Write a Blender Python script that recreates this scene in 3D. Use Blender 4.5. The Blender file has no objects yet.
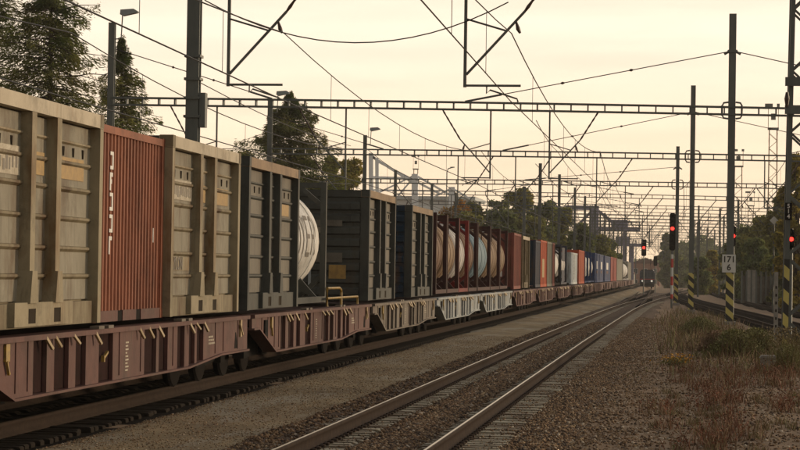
import bpy, math, random
import numpy as np
from mathutils import Vector, Matrix

R = math.radians
rng = np.random.default_rng(7)
random.seed(7)
scn = bpy.context.scene
COL = scn.collection

# ------------------------------------------------------------------ camera
F_PX, ROLL = 2200.0, 0.015
TH, PITCH, CAMH = R(7.2446), R(1.2085), 2.03
Fw = Vector((-math.sin(TH)*math.cos(PITCH), math.cos(TH)*math.cos(PITCH), math.sin(PITCH)))
Rt = Vector((math.cos(TH), math.sin(TH), 0))
Up = Rt.cross(Fw)
c_, s_ = math.cos(ROLL), math.sin(ROLL)
ix = c_*Rt + s_*Up
iy = -s_*Rt + c_*Up
cam = bpy.data.cameras.new('camera')
cam.sensor_width = 36.0
cam.lens = 36.0*F_PX/800.0
cam.clip_start = 0.5
cam.clip_end = 12000
camo = bpy.data.objects.new('camera', cam)
M = Matrix.Identity(4)
for r in range(3):
    M[r][0], M[r][1], M[r][2] = ix[r], iy[r], -Fw[r]
M.translation = Vector((0, 0, CAMH))
camo.matrix_world = M
COL.objects.link(camo)
scn.camera = camo

# ------------------------------------------------------------------ sky and sun
SUN_EL, SUN_AZ = R(7), R(50)          # azimuth from +Y towards +X
w = bpy.data.worlds.new('World')
scn.world = w
w.use_nodes = True
nt = w.node_tree
nt.nodes.clear()
def nn(t, **k):
    n = nt.nodes.new(t)
    for a, b in k.items():
        setattr(n, a, b)
    return n
sky = nn('ShaderNodeTexSky', sky_type='NISHITA', sun_disc=False)
sky.sun_elevation = SUN_EL
sky.sun_rotation = SUN_AZ
sky.air_density = 1.2
sky.dust_density = 3.0
bg1 = nn('ShaderNodeBackground')
bg1.inputs['Strength'].default_value = 0.08
nt.links.new(sky.outputs[0], bg1.inputs[0])
# thin evening cloud veil over the whole dome
tc = nn('ShaderNodeTexCoord')
sep = nn('ShaderNodeSeparateXYZ')
nt.links.new(tc.outputs['Generated'], sep.inputs[0])
ramp = nn('ShaderNodeValToRGB')
nt.links.new(sep.outputs['Z'], ramp.inputs[0])
cr = ramp.color_ramp
cr.elements[0].position = 0.0
cr.elements[0].color = (0.98, 0.71, 0.46, 1)
cr.elements[1].position = 1.0
cr.elements[1].color = (0.36, 0.36, 0.38, 1)
for p, c in ((0.05, (1.0, 0.77, 0.54)), (0.10, (1.0, 0.825, 0.64)), (0.17, (0.98, 0.83, 0.66)), (0.32, (0.74, 0.66, 0.54)), (0.55, (0.48, 0.46, 0.43))):
    e = cr.elements.new(p)
    e.color = (*c, 1)
mp = nn('ShaderNodeMapping')
mp.inputs['Scale'].default_value = (3.5, 3.5, 34)
nt.links.new(tc.outputs['Generated'], mp.inputs[0])
nz = nn('ShaderNodeTexNoise')
nz.inputs['Scale'].default_value = 2.0
nz.inputs['Detail'].default_value = 5
nt.links.new(mp.outputs[0], nz.inputs['Vector'])
mr = nn('ShaderNodeMapRange')
mr.inputs['From Min'].default_value = 0.3
mr.inputs['From Max'].default_value = 0.7
mr.inputs['To Min'].default_value = 0.90
mr.inputs['To Max'].default_value = 1.05
nt.links.new(nz.outputs['Fac'], mr.inputs['Value'])
bg2 = nn('ShaderNodeBackground')
nt.links.new(ramp.outputs[0], bg2.inputs[0])
# the veil glows on the sunset side and dims on the far side of the sky
dt = nn('ShaderNodeVectorMath', operation='DOT_PRODUCT')
nt.links.new(tc.outputs['Generated'], dt.inputs[0])
dt.inputs[1].default_value = (math.sin(SUN_AZ), math.cos(SUN_AZ), 0)
mr2 = nn('ShaderNodeMapRange', interpolation_type='SMOOTHSTEP')
mr2.inputs['From Min'].default_value = -0.7
mr2.inputs['From Max'].default_value = 0.3
mr2.inputs['To Min'].default_value = 0.27
mr2.inputs['To Max'].default_value = 1.11
nt.links.new(dt.outputs['Value'], mr2.inputs['Value'])
mu = nn('ShaderNodeMath', operation='MULTIPLY')
nt.links.new(mr.outputs[0], mu.inputs[0])
nt.links.new(mr2.outputs[0], mu.inputs[1])
nt.links.new(mu.outputs[0], bg2.inputs[1])
mx = nn('ShaderNodeMixShader')
mx.inputs[0].default_value = 0.93
nt.links.new(bg1.outputs[0], mx.inputs[1])
nt.links.new(bg2.outputs[0], mx.inputs[2])
wo = nn('ShaderNodeOutputWorld')
nt.links.new(mx.outputs[0], wo.inputs[0])

sl = bpy.data.lights.new('sun', 'SUN')
sl.energy = 2.0
sl.angle = R(10)
sl.color = (1.0, 0.76, 0.5)
so = bpy.data.objects.new('sun', sl)
sd = Vector((math.cos(SUN_EL)*math.sin(SUN_AZ), math.cos(SUN_EL)*math.cos(SUN_AZ), math.sin(SUN_EL)))
so.rotation_euler = sd.to_track_quat('Z', 'Y').to_euler()
COL.objects.link(so)

scn.view_settings.view_transform = 'Standard'
scn.view_settings.look = 'None'
scn.view_settings.exposure = 0.26
scn.view_settings.gamma = 1.0
scn.render.engine = 'CYCLES'
scn.cycles.max_bounces = 5
scn.cycles.diffuse_bounces = 3
scn.cycles.use_denoising = True

# ------------------------------------------------------------------ materials
def mat(name, c1, c2=None, scale=3.0, stretch=(1, 1, 1), rough=0.7, bump=0.0, bscale=40.0, metal=0.0,
        c3=None, s3=0.6, leafy=0.0, c4=None, t3=(0.52, 0.7), st3=(1, 1, 1), island=0.0, coord='Object', spec=0.4):
    m = bpy.data.materials.new(name)
    m.use_nodes = True
    t = m.node_tree
    N, L = t.nodes, t.links
    b = N['Principled BSDF']
    b.inputs['Roughness'].default_value = rough
    b.inputs['Metallic'].default_value = metal
    b.inputs['Specular IOR Level'].default_value = spec
    if c2 is None:
        b.inputs['Base Color'].default_value = (*c1, 1)
    co = N.new('ShaderNodeTexCoord')
    if coord == 'World':
        src = N.new('ShaderNodeNewGeometry').outputs['Position']
    else:
        src = co.outputs[coord]
    def noise(sc, st, det=6, ro=0.65):
        mpp = N.new('ShaderNodeMapping')
        mpp.inputs['Scale'].default_value = st
        L.new(src, mpp.inputs[0])
        n = N.new('ShaderNodeTexNoise')
        n.inputs['Scale'].default_value = sc
        n.inputs['Detail'].default_value = det
        n.inputs['Roughness'].default_value = ro
        L.new(mpp.outputs[0], n.inputs['Vector'])
        return n.outputs['Fac']
    def rng_(v, a, bb):
        q = N.new('ShaderNodeMapRange')
        q.inputs['From Min'].default_value = a
        q.inputs['From Max'].default_value = bb
        L.new(v, q.inputs['Value'])
        return q.outputs[0]
    def mixc(fac, a, bcol):
        q = N.new('ShaderNodeMix')
        q.data_type = 'RGBA'
        L.new(fac, q.inputs[0])
        if isinstance(a, tuple): q.inputs[6].default_value = (*a, 1)
        else: L.new(a, q.inputs[6])
        if isinstance(bcol, tuple): q.inputs[7].default_value = (*bcol, 1)
        else: L.new(bcol, q.inputs[7])
        return q.outputs[2]
    col = None
    if c2 is not None:
        col = mixc(rng_(noise(scale, stretch), 0.35, 0.65), c1, c2)
    if c3 is not None:
        col = mixc(rng_(noise(s3, st3), *t3), col if col is not None else c1, c3)
    if c4 is not None:
        col = mixc(rng_(noise(1.0, (9, 9, 0.5), 3, 0.6), 0.60, 0.86), col, c4)
        col = mixc(rng_(noise(1.3, (1, 1, 1), 9, 0.78), 0.50, 0.78), col, c4)
    if island > 0:
        g = N.new('ShaderNodeNewGeometry')
        h = N.new('ShaderNodeHueSaturation')
        if col is not None: L.new(col, h.inputs['Color'])
        else: h.inputs['Color'].default_value = (*c1, 1)
        q = N.new('ShaderNodeMapRange')
        q.inputs['To Min'].default_value = 1-island
        q.inputs['To Max'].default_value = 1+island
        L.new(g.outputs['Random Per Island'], q.inputs['Value'])
        L.new(q.outputs[0], h.inputs['Value'])
        col = h.outputs[0]
    if col is not None:
        L.new(col, b.inputs['Base Color'])
    if leafy > 0 and col is not None:
        tr = N.new('ShaderNodeBsdfTranslucent')
        L.new(col, tr.inputs[0])
        ms = N.new('ShaderNodeMixShader')
        ms.inputs[0].default_value = leafy
        L.new(b.outputs[0], ms.inputs[1]); L.new(tr.outputs[0], ms.inputs[2])
        L.new(ms.outputs[0], N['Material Output'].inputs[0])
    if bump > 0:
        bp = N.new('ShaderNodeBump')
        bp.inputs['Strength'].default_value = bump
        bp.inputs['Distance'].default_value = 0.05
        L.new(noise(bscale, (1, 1, 1), 4), bp.inputs['Height'])
        L.new(bp.outputs[0], b.inputs['Normal'])
    return m

def emit(name, c, s):
    m = bpy.data.materials.new(name)
    m.use_nodes = True
    b = m.node_tree.nodes['Principled BSDF']
    b.inputs['Base Color'].default_value = (*c, 1)
    b.inputs['Emission Color'].default_value = (*c, 1)
    b.inputs['Emission Strength'].default_value = s
    return m

V3 = (1, 1, 0.22)   # vertical streaks
MT = {}
def paint(name, c1, c2, rust=(0.10, 0.055, 0.03), amount=(0.55, 0.75), rough=0.6, sc=2.5):
    MT[name] = mat(name, c1, c2, scale=1.4, stretch=(1, 1, 0.7), rough=rough, c3=rust, s3=1.7, t3=amount, st3=(1, 1, 0.3), bump=0.12, bscale=6, spec=0.12, c4=tuple(0.42*q+0.005 for q in c2))
paint('beige_paint', (0.235, 0.20, 0.13), (0.165, 0.137, 0.085), (0.085, 0.05, 0.026), (0.48, 0.66))
paint('cream_rail', (0.50, 0.44, 0.335), (0.40, 0.345, 0.255), (0.25, 0.13, 0.06), (0.6, 0.85))
paint('beige_post', (0.32, 0.275, 0.185), (0.235, 0.20, 0.13), (0.15, 0.085, 0.035), (0.5, 0.7))
paint('beige_panel', (0.265, 0.245, 0.19), (0.185, 0.167, 0.125), (0.10, 0.062, 0.034), (0.5, 0.72))
paint('dusty_panel', (0.17, 0.155, 0.125), (0.115, 0.105, 0.087), (0.08, 0.055, 0.04), (0.55, 0.8))
paint('dark_paint', (0.074, 0.078, 0.070), (0.052, 0.055, 0.050), (0.07, 0.056, 0.04), (0.55, 0.8))
paint('brown_rail', (0.28, 0.195, 0.12), (0.20, 0.14, 0.088), (0.12, 0.07, 0.04), (0.6, 0.85))
paint('navy_paint', (0.012, 0.03, 0.055), (0.02, 0.038, 0.062))
paint('red_paint', (0.285, 0.105, 0.058), (0.20, 0.072, 0.042), (0.06, 0.03, 0.022), (0.55, 0.8))
paint('oxide_paint', (0.24, 0.07, 0.05), (0.17, 0.05, 0.04))
paint('maroon_paint', (0.13, 0.060, 0.051), (0.085, 0.040, 0.035), (0.10, 0.07, 0.055), (0.5, 0.75))
paint('grey_wagon', (0.36, 0.385, 0.385), (0.25, 0.27, 0.27), (0.16, 0.11, 0.08), (0.55, 0.8))
paint('drab_wagon', (0.18, 0.155, 0.125), (0.12, 0.10, 0.08), (0.10, 0.06, 0.045), (0.5, 0.75))
paint('white_tank', (0.72, 0.71, 0.68), (0.60, 0.585, 0.54), (0.34, 0.24, 0.15), (0.52, 0.75))
paint('copper_tank', (0.17, 0.10, 0.062), (0.13, 0.08, 0.052), (0.11, 0.07, 0.05), (0.5, 0.75))
paint('tan_tank', (0.25, 0.165, 0.10), (0.20, 0.14, 0.09), (0.14, 0.09, 0.06), (0.5, 0.75))
paint('steel_tank', (0.50, 0.48, 0.46), (0.38, 0.36, 0.34), (0.22, 0.16, 0.11), (0.55, 0.8))
paint('blue_tank', (0.17, 0.245, 0.29), (0.125, 0.185, 0.22), (0.16, 0.17, 0.17), (0.58, 0.85))
paint('red_frame', (0.19, 0.022, 0.02), (0.13, 0.018, 0.017))
paint('dark_red_frame', (0.065, 0.024, 0.022), (0.045, 0.02, 0.018))
paint('blue_box', (0.014, 0.045, 0.15), (0.010, 0.034, 0.11))
paint('slate_box', (0.055, 0.06, 0.085), (0.04, 0.045, 0.065))
paint('orange_box', (0.46, 0.085, 0.03), (0.36, 0.065, 0.025))
paint('scarlet_box', (0.30, 0.04, 0.03), (0.24, 0.032, 0.026))
paint('olive_box', (0.22, 0.18, 0.11), (0.16, 0.13, 0.08))
paint('pale_box', (0.56, 0.60, 0.60), (0.48, 0.52, 0.53))
paint('grey_box', (0.19, 0.185, 0.145), (0.15, 0.145, 0.115))
MT['yellow'] = mat('yellow_paint', (0.36, 0.23, 0.03), (0.16, 0.10, 0.03), scale=9, rough=0.5)
MT['ochre'] = mat('ochre_sticker', (0.36, 0.225, 0.06), (0.24, 0.15, 0.05), scale=9, rough=0.6)
MT['lever'] = mat('lever_paint', (0.44, 0.32, 0.16), (0.30, 0.21, 0.10), rough=0.5)
MT['white'] = mat('white_lettering', (0.7, 0.68, 0.64), (0.6, 0.58, 0.55), rough=0.6)
MT['faded'] = mat('faded_white_print', (0.48, 0.44, 0.35), (0.27, 0.225, 0.155), scale=14, rough=0.7)
MT['ink'] = mat('dark_lettering', (0.03, 0.03, 0.028), rough=0.7)
MT['tank_ink'] = mat('tank_lettering', (0.17, 0.15, 0.125), rough=0.7)
MT['black'] = mat('black_steel', (0.012, 0.011, 0.011), (0.02, 0.018, 0.016), rough=0.9, spec=0.05)
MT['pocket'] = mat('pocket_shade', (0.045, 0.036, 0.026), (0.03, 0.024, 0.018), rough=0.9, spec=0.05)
MT['dark_iron'] = mat('dark_iron', (0.014, 0.011, 0.010), (0.009, 0.008, 0.007), rough=0.9, bump=0.2, spec=0.05)  # wheel iron, colour darkened to stand for shade under the train
MT['dark_red'] = mat('shaded_inner_steel', (0.030, 0.013, 0.012), (0.017, 0.009, 0.008), rough=0.9, spec=0.05)  # dim inside the sill openings is put into this dark maroon
MT['mast'] = mat('mast_steel', (0.135, 0.15, 0.14), (0.095, 0.108, 0.103), stretch=V3, rough=0.55, metal=0.2)
MT['concrete'] = mat('concrete', (0.30, 0.29, 0.26), (0.22, 0.21, 0.19), rough=0.9, bump=0.2)
MT['sleeper'] = mat('sleeper_concrete', (0.33, 0.30, 0.225), (0.23, 0.20, 0.145), scale=1.7, rough=0.95, bump=0.3, c3=(0.12, 0.08, 0.05), s3=1.3, t3=(0.45, 0.62), coord='World')
MT['sleeper_old_shaded'] = mat('old_sleeper_shaded', (0.030, 0.024, 0.019), (0.018, 0.015, 0.012), scale=5, rough=0.95, spec=0.03)  # old sleepers, darkened further in colour for shade under the train
MT['rail_rust'] = mat('rail_rust', (0.045, 0.031, 0.023), (0.028, 0.02, 0.016), scale=8, rough=0.9, spec=0.05)
MT['rail_top'] = mat('rail_polished', (0.58, 0.48, 0.34), (0.40, 0.32, 0.22), scale=3, stretch=(1, 0.1, 1), rough=0.34, metal=1.0)
MT['rail_dull'] = mat('rail_dull_top', (0.085, 0.06, 0.042), (0.055, 0.04, 0.03), rough=0.8, spec=0.08)
MT['wire'] = mat('wire_copper', (0.03, 0.028, 0.026), rough=0.6)
MT['insul'] = mat('insulator_glaze', (0.055, 0.03, 0.022), rough=0.3)
MT['lampgrey'] = mat('lamp_housing', (0.25, 0.29, 0.30), rough=0.5)
MT['red_light'] = emit('red_signal_light', (1.0, 0.03, 0.02), 3.0)
MT['white_light'] = emit('headlight', (1.0, 0.93, 0.8), 0.3)
MT['plate'] = mat('plate_white', (0.62, 0.63, 0.60), rough=0.5)
MT['red_plain'] = mat('red_band', (0.5, 0.05, 0.04), rough=0.5)
MT['bark'] = mat('bark', (0.07, 0.05, 0.038), (0.045, 0.033, 0.026), scale=9, stretch=V3, rough=0.95, bump=0.4)
MT['needle'] = mat('spruce_needles', (0.095, 0.13, 0.032), (0.165, 0.145, 0.04), scale=0.5, rough=0.8, island=0.5, leafy=0.45, spec=0.2)
MT['leaf'] = mat('leaves_green', (0.17, 0.20, 0.055), (0.25, 0.22, 0.06), scale=0.3, rough=0.75, island=0.5, leafy=0.4, spec=0.2)
MT['leaf_dark'] = mat('leaves_dark', (0.13, 0.17, 0.06), (0.19, 0.20, 0.065), scale=0.3, rough=0.75, island=0.5, leafy=0.4, spec=0.2)
MT['leaf_yellow'] = mat('leaves_autumn_yellow', (0.40, 0.29, 0.05), (0.22, 0.21, 0.05), scale=0.4, rough=0.75, island=0.5, leafy=0.4, spec=0.2)
MT['leaf_orange'] = mat('leaves_autumn_orange', (0.46, 0.19, 0.035), (0.22, 0.17, 0.045), scale=0.4, rough=0.75, island=0.4, leafy=0.4, spec=0.2)
MT['white_steel'] = mat('white_steel', (0.82, 0.86, 0.88), (0.76, 0.8, 0.83), rough=0.6)
MT['crane'] = mat('crane_steel', (0.22, 0.21, 0.29), (0.17, 0.16, 0.23), rough=0.7)
MT['tower'] = mat('sunlit_tower_steel', (0.40, 0.27, 0.14), (0.32, 0.21, 0.11), rough=0.6)  # orange of the low sun painted into the lattice colour
MT['brick'] = mat('brick_plaster', (0.34, 0.19, 0.14), (0.28, 0.155, 0.115), rough=0.9)
MT['roof'] = mat('roof_tiles', (0.16, 0.09, 0.07), rough=0.9)
MT['glass'] = mat('dark_glass', (0.02, 0.025, 0.03), rough=0.1)
MT['loco_blue'] = mat('loco_blue', (0.016, 0.02, 0.034), (0.012, 0.016, 0.027), rough=0.5)
MT['orange_lamp'] = mat('yellow_flower', (0.60, 0.30, 0.02), (0.5, 0.24, 0.02), scale=8, rough=0.7, island=0.3)

def hazard():
    m = bpy.data.materials.new('hazard_stripes')
    m.use_nodes = True
    t = m.node_tree
    N, L = t.nodes, t.links
    b = N['Principled BSDF']
    b.inputs['Roughness'].default_value = 0.6
    co = N.new('ShaderNodeTexCoord')
    sp = N.new('ShaderNodeSeparateXYZ')
    L.new(co.outputs['Object'], sp.inputs[0])
    a = N.new('ShaderNodeMath'); a.operation = 'MULTIPLY_ADD'
    L.new(sp.outputs['X'], a.inputs[0]); a.inputs[1].default_value = 0.9
    L.new(sp.outputs['Z'], a.inputs[2])
    d = N.new('ShaderNodeMath'); d.operation = 'DIVIDE'
    L.new(a.outputs[0], d.inputs[0]); d.inputs[1].default_value = 0.56
    fr = N.new('ShaderNodeMath'); fr.operation = 'FRACT'
    L.new(d.outputs[0], fr.inputs[0])
    g = N.new('ShaderNodeMath'); g.operation = 'GREATER_THAN'
    L.new(fr.outputs[0], g.inputs[0]); g.inputs[1].default_value = 0.5
    n = N.new('ShaderNodeTexNoise'); n.inputs['Scale'].default_value = 6
    L.new(co.outputs['Object'], n.inputs['Vector'])
    q = N.new('ShaderNodeMix'); q.data_type = 'RGBA'
    L.new(n.outputs['Fac'], q.inputs[0])
    q.inputs[6].default_value = (0.44, 0.38, 0.10, 1); q.inputs[7].default_value = (0.62, 0.54, 0.17, 1)
    q2 = N.new('ShaderNodeMix'); q2.data_type = 'RGBA'
    L.new(g.outputs[0], q2.inputs[0])
    q2.inputs[6].default_value = (0.018, 0.018, 0.018, 1)
    L.new(q.outputs[2], q2.inputs[7])
    L.new(q2.outputs[2], b.inputs['Base Color'])
    return m
MT['hazard'] = hazard()

# ------------------------------------------------------------------ mesh helpers
class MB:
    def __init__(s, o=(0, 0, 0)):
        s.v, s.f, s.o = [], [], Vector(o)
    def add(s, vs, fs):
        n = len(s.v)
        s.v += [tuple(Vector(p)-s.o) for p in vs]
        s.f += [tuple(i+n for i in f) for f in fs]
        return s
    def box(s, x0, x1, y0, y1, z0, z1):
        return s.add([(x, y, z) for z in (z0, z1) for y in (y0, y1) for x in (x0, x1)],
                     [(0, 2, 3, 1), (4, 5, 7, 6), (0, 1, 5, 4), (2, 6, 7, 3), (0, 4, 6, 2), (1, 3, 7, 5)])
    def bar(s, p, q, w, h=None, up=(0, 0, 1)):
        p, q = Vector(p), Vector(q)
        h = h or w
        d = (q-p).normalized()
        u = Vector(up)
        if abs(d.dot(u)) > 0.98: u = Vector((0, 1, 0))
        a = d.cross(u).normalized()
        b = a.cross(d)
        a *= w/2; b *= h/2
        vs = [p-a-b, p+a-b, p+a+b, p-a+b, q-a-b, q+a-b, q+a+b, q-a+b]
        return s.add(vs, [(3, 2, 1, 0), (4, 5, 6, 7), (0, 1, 5, 4), (1, 2, 6, 5), (2, 3, 7, 6), (3, 0, 4, 7)])
    def tube(s, pts, r, n=6, cap=True):
        pts = [Vector(p) for p in pts]
        rs = r if isinstance(r, (list, tuple)) else [r]*len(pts)
        vs = []
        for i, p in enumerate(pts):
            d = (pts[min(i+1, len(pts)-1)]-pts[max(i-1, 0)]).normalized()
            u = Vector((0, 0, 1)) if abs(d.z) < 0.9 else Vector((0, 1, 0))
            a = d.cross(u).normalized()
            b = d.cross(a)
            vs += [p+rs[i]*(math.cos(2*math.pi*k/n)*a+math.sin(2*math.pi*k/n)*b) for k in range(n)]
        fs = []
        for i in range(len(pts)-1):
            for k in range(n):
                fs.append((i*n+k, i*n+(k+1) % n, (i+1)*n+(k+1) % n, (i+1)*n+k))
        if cap:
            fs.append(tuple(range(n)[::-1]))
            fs.append(tuple((len(pts)-1)*n+k for k in range(n)))
        return s.add(vs, fs)
    def prism(s, poly, ax, a, b):
        # poly 2-D; ax 'x': poly=(y,z); 'y': poly=(x,z); 'z': poly=(x,y)
        n = len(poly)
        def P(u, v, t):
            return (t, u, v) if ax == 'x' else (u, t, v) if ax == 'y' else (u, v, t)
        vs = [P(u, v, a) for u, v in poly]+[P(u, v, b) for u, v in poly]
        fs = [tuple(range(n)), tuple(range(2*n-1, n-1, -1))]
        fs += [((i+1) % n, i, n+i, n+(i+1) % n) for i in range(n)]
        return s.add(vs, fs)
    def lathe(s, prof, ax, org, n=24):
        # prof list of (t, r) along axis ax from org
        org = Vector(org)
        D = {'x': Vector((1, 0, 0)), 'y': Vector((0, 1, 0)), 'z': Vector((0, 0, 1))}[ax]
        A = Vector((0, 0, 1)) if ax != 'z' else Vector((1, 0, 0))
        B = D.cross(A)
        vs = []
        for t, r in prof:
            vs += [org+D*t+r*(math.cos(2*math.pi*k/n)*A+math.sin(2*math.pi*k/n)*B) for k in range(n)]
        fs = []
        for i in range(len(prof)-1):
            for k in range(n):
                fs.append((i*n+k, i*n+(k+1) % n, (i+1)*n+(k+1) % n, (i+1)*n+k))
        fs.append(tuple(range(n)[::-1]))
        fs.append(tuple((len(prof)-1)*n+k for k in range(n)))
        return s.add(vs, fs)
    def mesh(s, name, m, smooth=False):
        me = bpy.data.meshes.new(name)
        me.from_pydata(s.v, [], s.f)
        import bmesh as _b
        bm = _b.new(); bm.from_mesh(me)
        _b.ops.recalc_face_normals(bm, faces=bm.faces)
        bm.to_mesh(me); bm.free()
        if smooth:
            me.polygons.foreach_set('use_smooth', [True]*len(me.polygons))
        for q in (m if isinstance(m, (list, tuple)) else [m]):
            me.materials.append(MT[q] if isinstance(q, str) else q)
        return me
    def build(s, name, m, parent=None, smooth=False, **props):
        return link(name, s.mesh(name, m, smooth), parent, **props)

def link(name, me, parent=None, loc=None, **props):
    o = bpy.data.objects.new(name, me)
    COL.objects.link(o)
    if parent: o.parent = parent
    if loc is not None: o.location = loc
    for k, v in props.items(): o[k] = v
    return o

def thing(name, label, cat, loc=(0, 0, 0), group=None):
    o = bpy.data.objects.new(name, None)
    COL.objects.link(o)
    o.empty_display_size = 0.3
    o.location = loc
    o['label'], o['category'], o['kind'] = label, cat, 'thing'
    if group: o['group'] = group
    return o
def tag(o, label, cat, group=None):
    o['label'], o['category'], o['kind'] = label, cat, 'thing'
    if group: o['group'] = group
    return o
KIDS = {}
def copy_tree(o, parent=None):
    c = o.copy()
    COL.objects.link(c)
    if parent: c.parent = parent
    for ch in list(o.children):
        copy_tree(ch, c)
    return c

def text(s, size, loc, ori, m, parent, name='lettering', sx=1.0, align='LEFT'):
    cu = bpy.data.curves.new(name, 'FONT')
    cu.body = s
    cu.size = size
    cu.extrude = 0.004
    cu.align_x = align
    cu.align_y = 'CENTER'
    cu.materials.append(MT[m])
    cu.offset = size*0.022
    tmp = bpy.data.objects.new(name, cu)
    me = bpy.data.meshes.new_from_object(tmp)
    bpy.data.objects.remove(tmp)
    o = bpy.data.objects.new(name, me)
    COL.objects.link(o)
    o.parent = parent
    x, y, z = (Vector(a) for a in ori)
    mm = Matrix.Identity(4)
    for r in range(3):
        mm[r][0], mm[r][1], mm[r][2] = x[r]*sx, y[r], z[r]
    mm.translation = Vector(loc)
    o.matrix_local = mm
    return o
SIDE = ((0, 1, 0), (0, 0, 1), (1, 0, 0))
FRONT = ((1, 0, 0), (0, 0, 1), (0, -1, 0))

def npmesh(name, verts, faces, mats, parent=None, matidx=None, **props):
    """verts (n,3), faces (m,k) with constant k"""
    me = bpy.data.meshes.new(name)
    verts = np.asarray(verts, dtype=np.float32)
    faces = np.asarray(faces, dtype=np.int32)
    nv, (nf, k) = len(verts), faces.shape
    me.vertices.add(nv)
    me.vertices.foreach_set('co', verts.ravel())
    me.loops.add(nf*k)
    me.loops.foreach_set('vertex_index', faces.ravel())
    me.polygons.add(nf)
    me.polygons.foreach_set('loop_start', np.arange(nf, dtype=np.int32)*k)
    if matidx is not None:
        me.polygons.foreach_set('material_index', matidx.astype(np.int32))
    for q in mats:
        me.materials.append(MT[q] if isinstance(q, str) else q)
    me.update(calc_edges=True)
    return link(name, me, parent, **props)

# ------------------------------------------------------------------ ground
def sstep(a, b, x):
    t = np.clip((np.asarray(x, dtype=float)-a)/(b-a), 0, 1)
    return t*t*(3-2*t)
def G(Y): return -0.002*max(0.0, Y-60)
def gz(X, Y):
    return -0.002*np.maximum(0, np.asarray(Y, dtype=float)-60)*sstep(-6.6, -4.9, X)
def vnoise(x, y, seed=0):
    v = np.zeros_like(x)
    r = np.random.default_rng(seed)
    for f in (0.35, 0.8, 1.7, 3.6, 7.3):
        for _ in range(3):
            a = r.uniform(0, 6.28)
            v += np.sin((x*math.cos(a)+y*math.sin(a))*f*2+r.uniform(0, 6.28))/(3*f**0.7)
    return v
def sheet(name, xs, ys, zf, m, smooth=True):
    X, Y = np.meshgrid(xs, ys)
    Z = zf(X, Y)
    v = np.stack([X, Y, Z], -1).reshape(-1, 3)
    nx, ny = len(xs), len(ys)
    i = (np.arange(ny-1)[:, None]*nx+np.arange(nx-1)[None, :]).ravel()
    f = np.stack([i, i+1, i+1+nx, i+nx], -1)
    o = npmesh(name, v, f, [m], kind='structure')
    if smooth:
        o.data.polygons.foreach_set('use_smooth', np.ones(len(f), dtype=bool))
    return o
MT['dirt'] = mat('dirt', (0.26, 0.175, 0.108), (0.165, 0.108, 0.067), scale=1.3, rough=0.95, bump=0.6, bscale=16,
                 c3=(0.26, 0.21, 0.15), s3=8, t3=(0.52, 0.68), spec=0.15)
MT['cinder'] = mat('cinder', (0.26, 0.20, 0.118), (0.14, 0.105, 0.064), scale=0.8, stretch=(1.4, 0.5, 1), rough=0.95, bump=0.5, bscale=22,
                   c3=(0.25, 0.22, 0.165), s3=0.55, t3=(0.5, 0.62), st3=(1.6, 0.35, 1), spec=0.15)
MT['ballast'] = mat('ballast', (0.115, 0.072, 0.045), (0.06, 0.04, 0.028), scale=7, rough=0.95, bump=0.9, bscale=14,
                    c3=(0.14, 0.11, 0.085), s3=15, t3=(0.52, 0.66), spec=0.15)
MT['ballast_shaded'] = mat('ballast_shaded', (0.020, 0.016, 0.012), (0.012, 0.010, 0.008), scale=7, rough=0.95, bump=0.9, bscale=14, spec=0.03)  # shade under the train painted into the ballast colour

xs = np.concatenate([np.linspace(-900, -60, 10), np.linspace(-50, -10, 14), np.arange(-9.5, 12.01, 0.25), np.linspace(13, 60, 16), np.linspace(80, 900, 10)])
ys = np.concatenate([np.linspace(-40, 12, 8), np.arange(14, 80, 0.5), np.arange(80, 260, 4), np.linspace(280, 700, 30), np.linspace(730, 1100, 8)])
def ground_z(X, Y):
    z = gz(X, Y) + vnoise(X, Y, 3)*0.022*(np.abs(X) < 40)
    z = z - 0.12*(1-sstep(-10.6, -9.6, X))*1.0
    z = z + 0.10*sstep(0.2, 1.2, X)*(1-sstep(2.6, 4.2, X))*(1-sstep(90, 130, Y)) - 0.06
    return z
sheet('ground', xs, ys, ground_z, 'dirt')

def path_z(X, Y):
    t = sstep(-7.32, -6.85, X)*(1-sstep(-5.35, -4.55, X))
    return gz(X, Y) + 0.085*t - 0.065 + vnoise(X, Y, 5)*0.010
pys = np.concatenate([np.arange(8, 90, 0.4), np.arange(90, 320, 4)])
sheet('cinder_path', np.arange(-7.48, -4.19, 0.16), pys, path_z, 'cinder')

def bed_z(cx, half, top):
    def f(X, Y):
        d = np.abs(X-cx)
        return gz(X, Y) + top*(1-sstep(half*0.72, half, d)) - 0.07*sstep(half*0.85, half, d) + vnoise(X*1.7, Y*1.7, 9)*0.008
    return f
X1 = -3.32
def near_bed(X, Y):
    d = X-X1
    mid = 0.085*np.exp(-(d/0.40)**4)
    sh = 0.065*np.exp(-((d+1.35)/0.42)**4)
    out = 0.05*sstep(1.12, 1.35, d)
    return gz(X, Y) - 0.032 + mid + sh + out - 0.12*sstep(1.6, 2.3, np.abs(d)) + vnoise(X*2, Y*2, 9)*0.006
sheet('ballast_bed', np.arange(-5.62, -0.9, 0.12), pys, near_bed, 'ballast')
sheet('ballast_bed', np.arange(-10.4, -6.75, 0.2), np.concatenate([pys, np.linspace(330, 620, 30)]), bed_z(-8.55, 1.75, -0.03), 'ballast_shaded')

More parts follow.
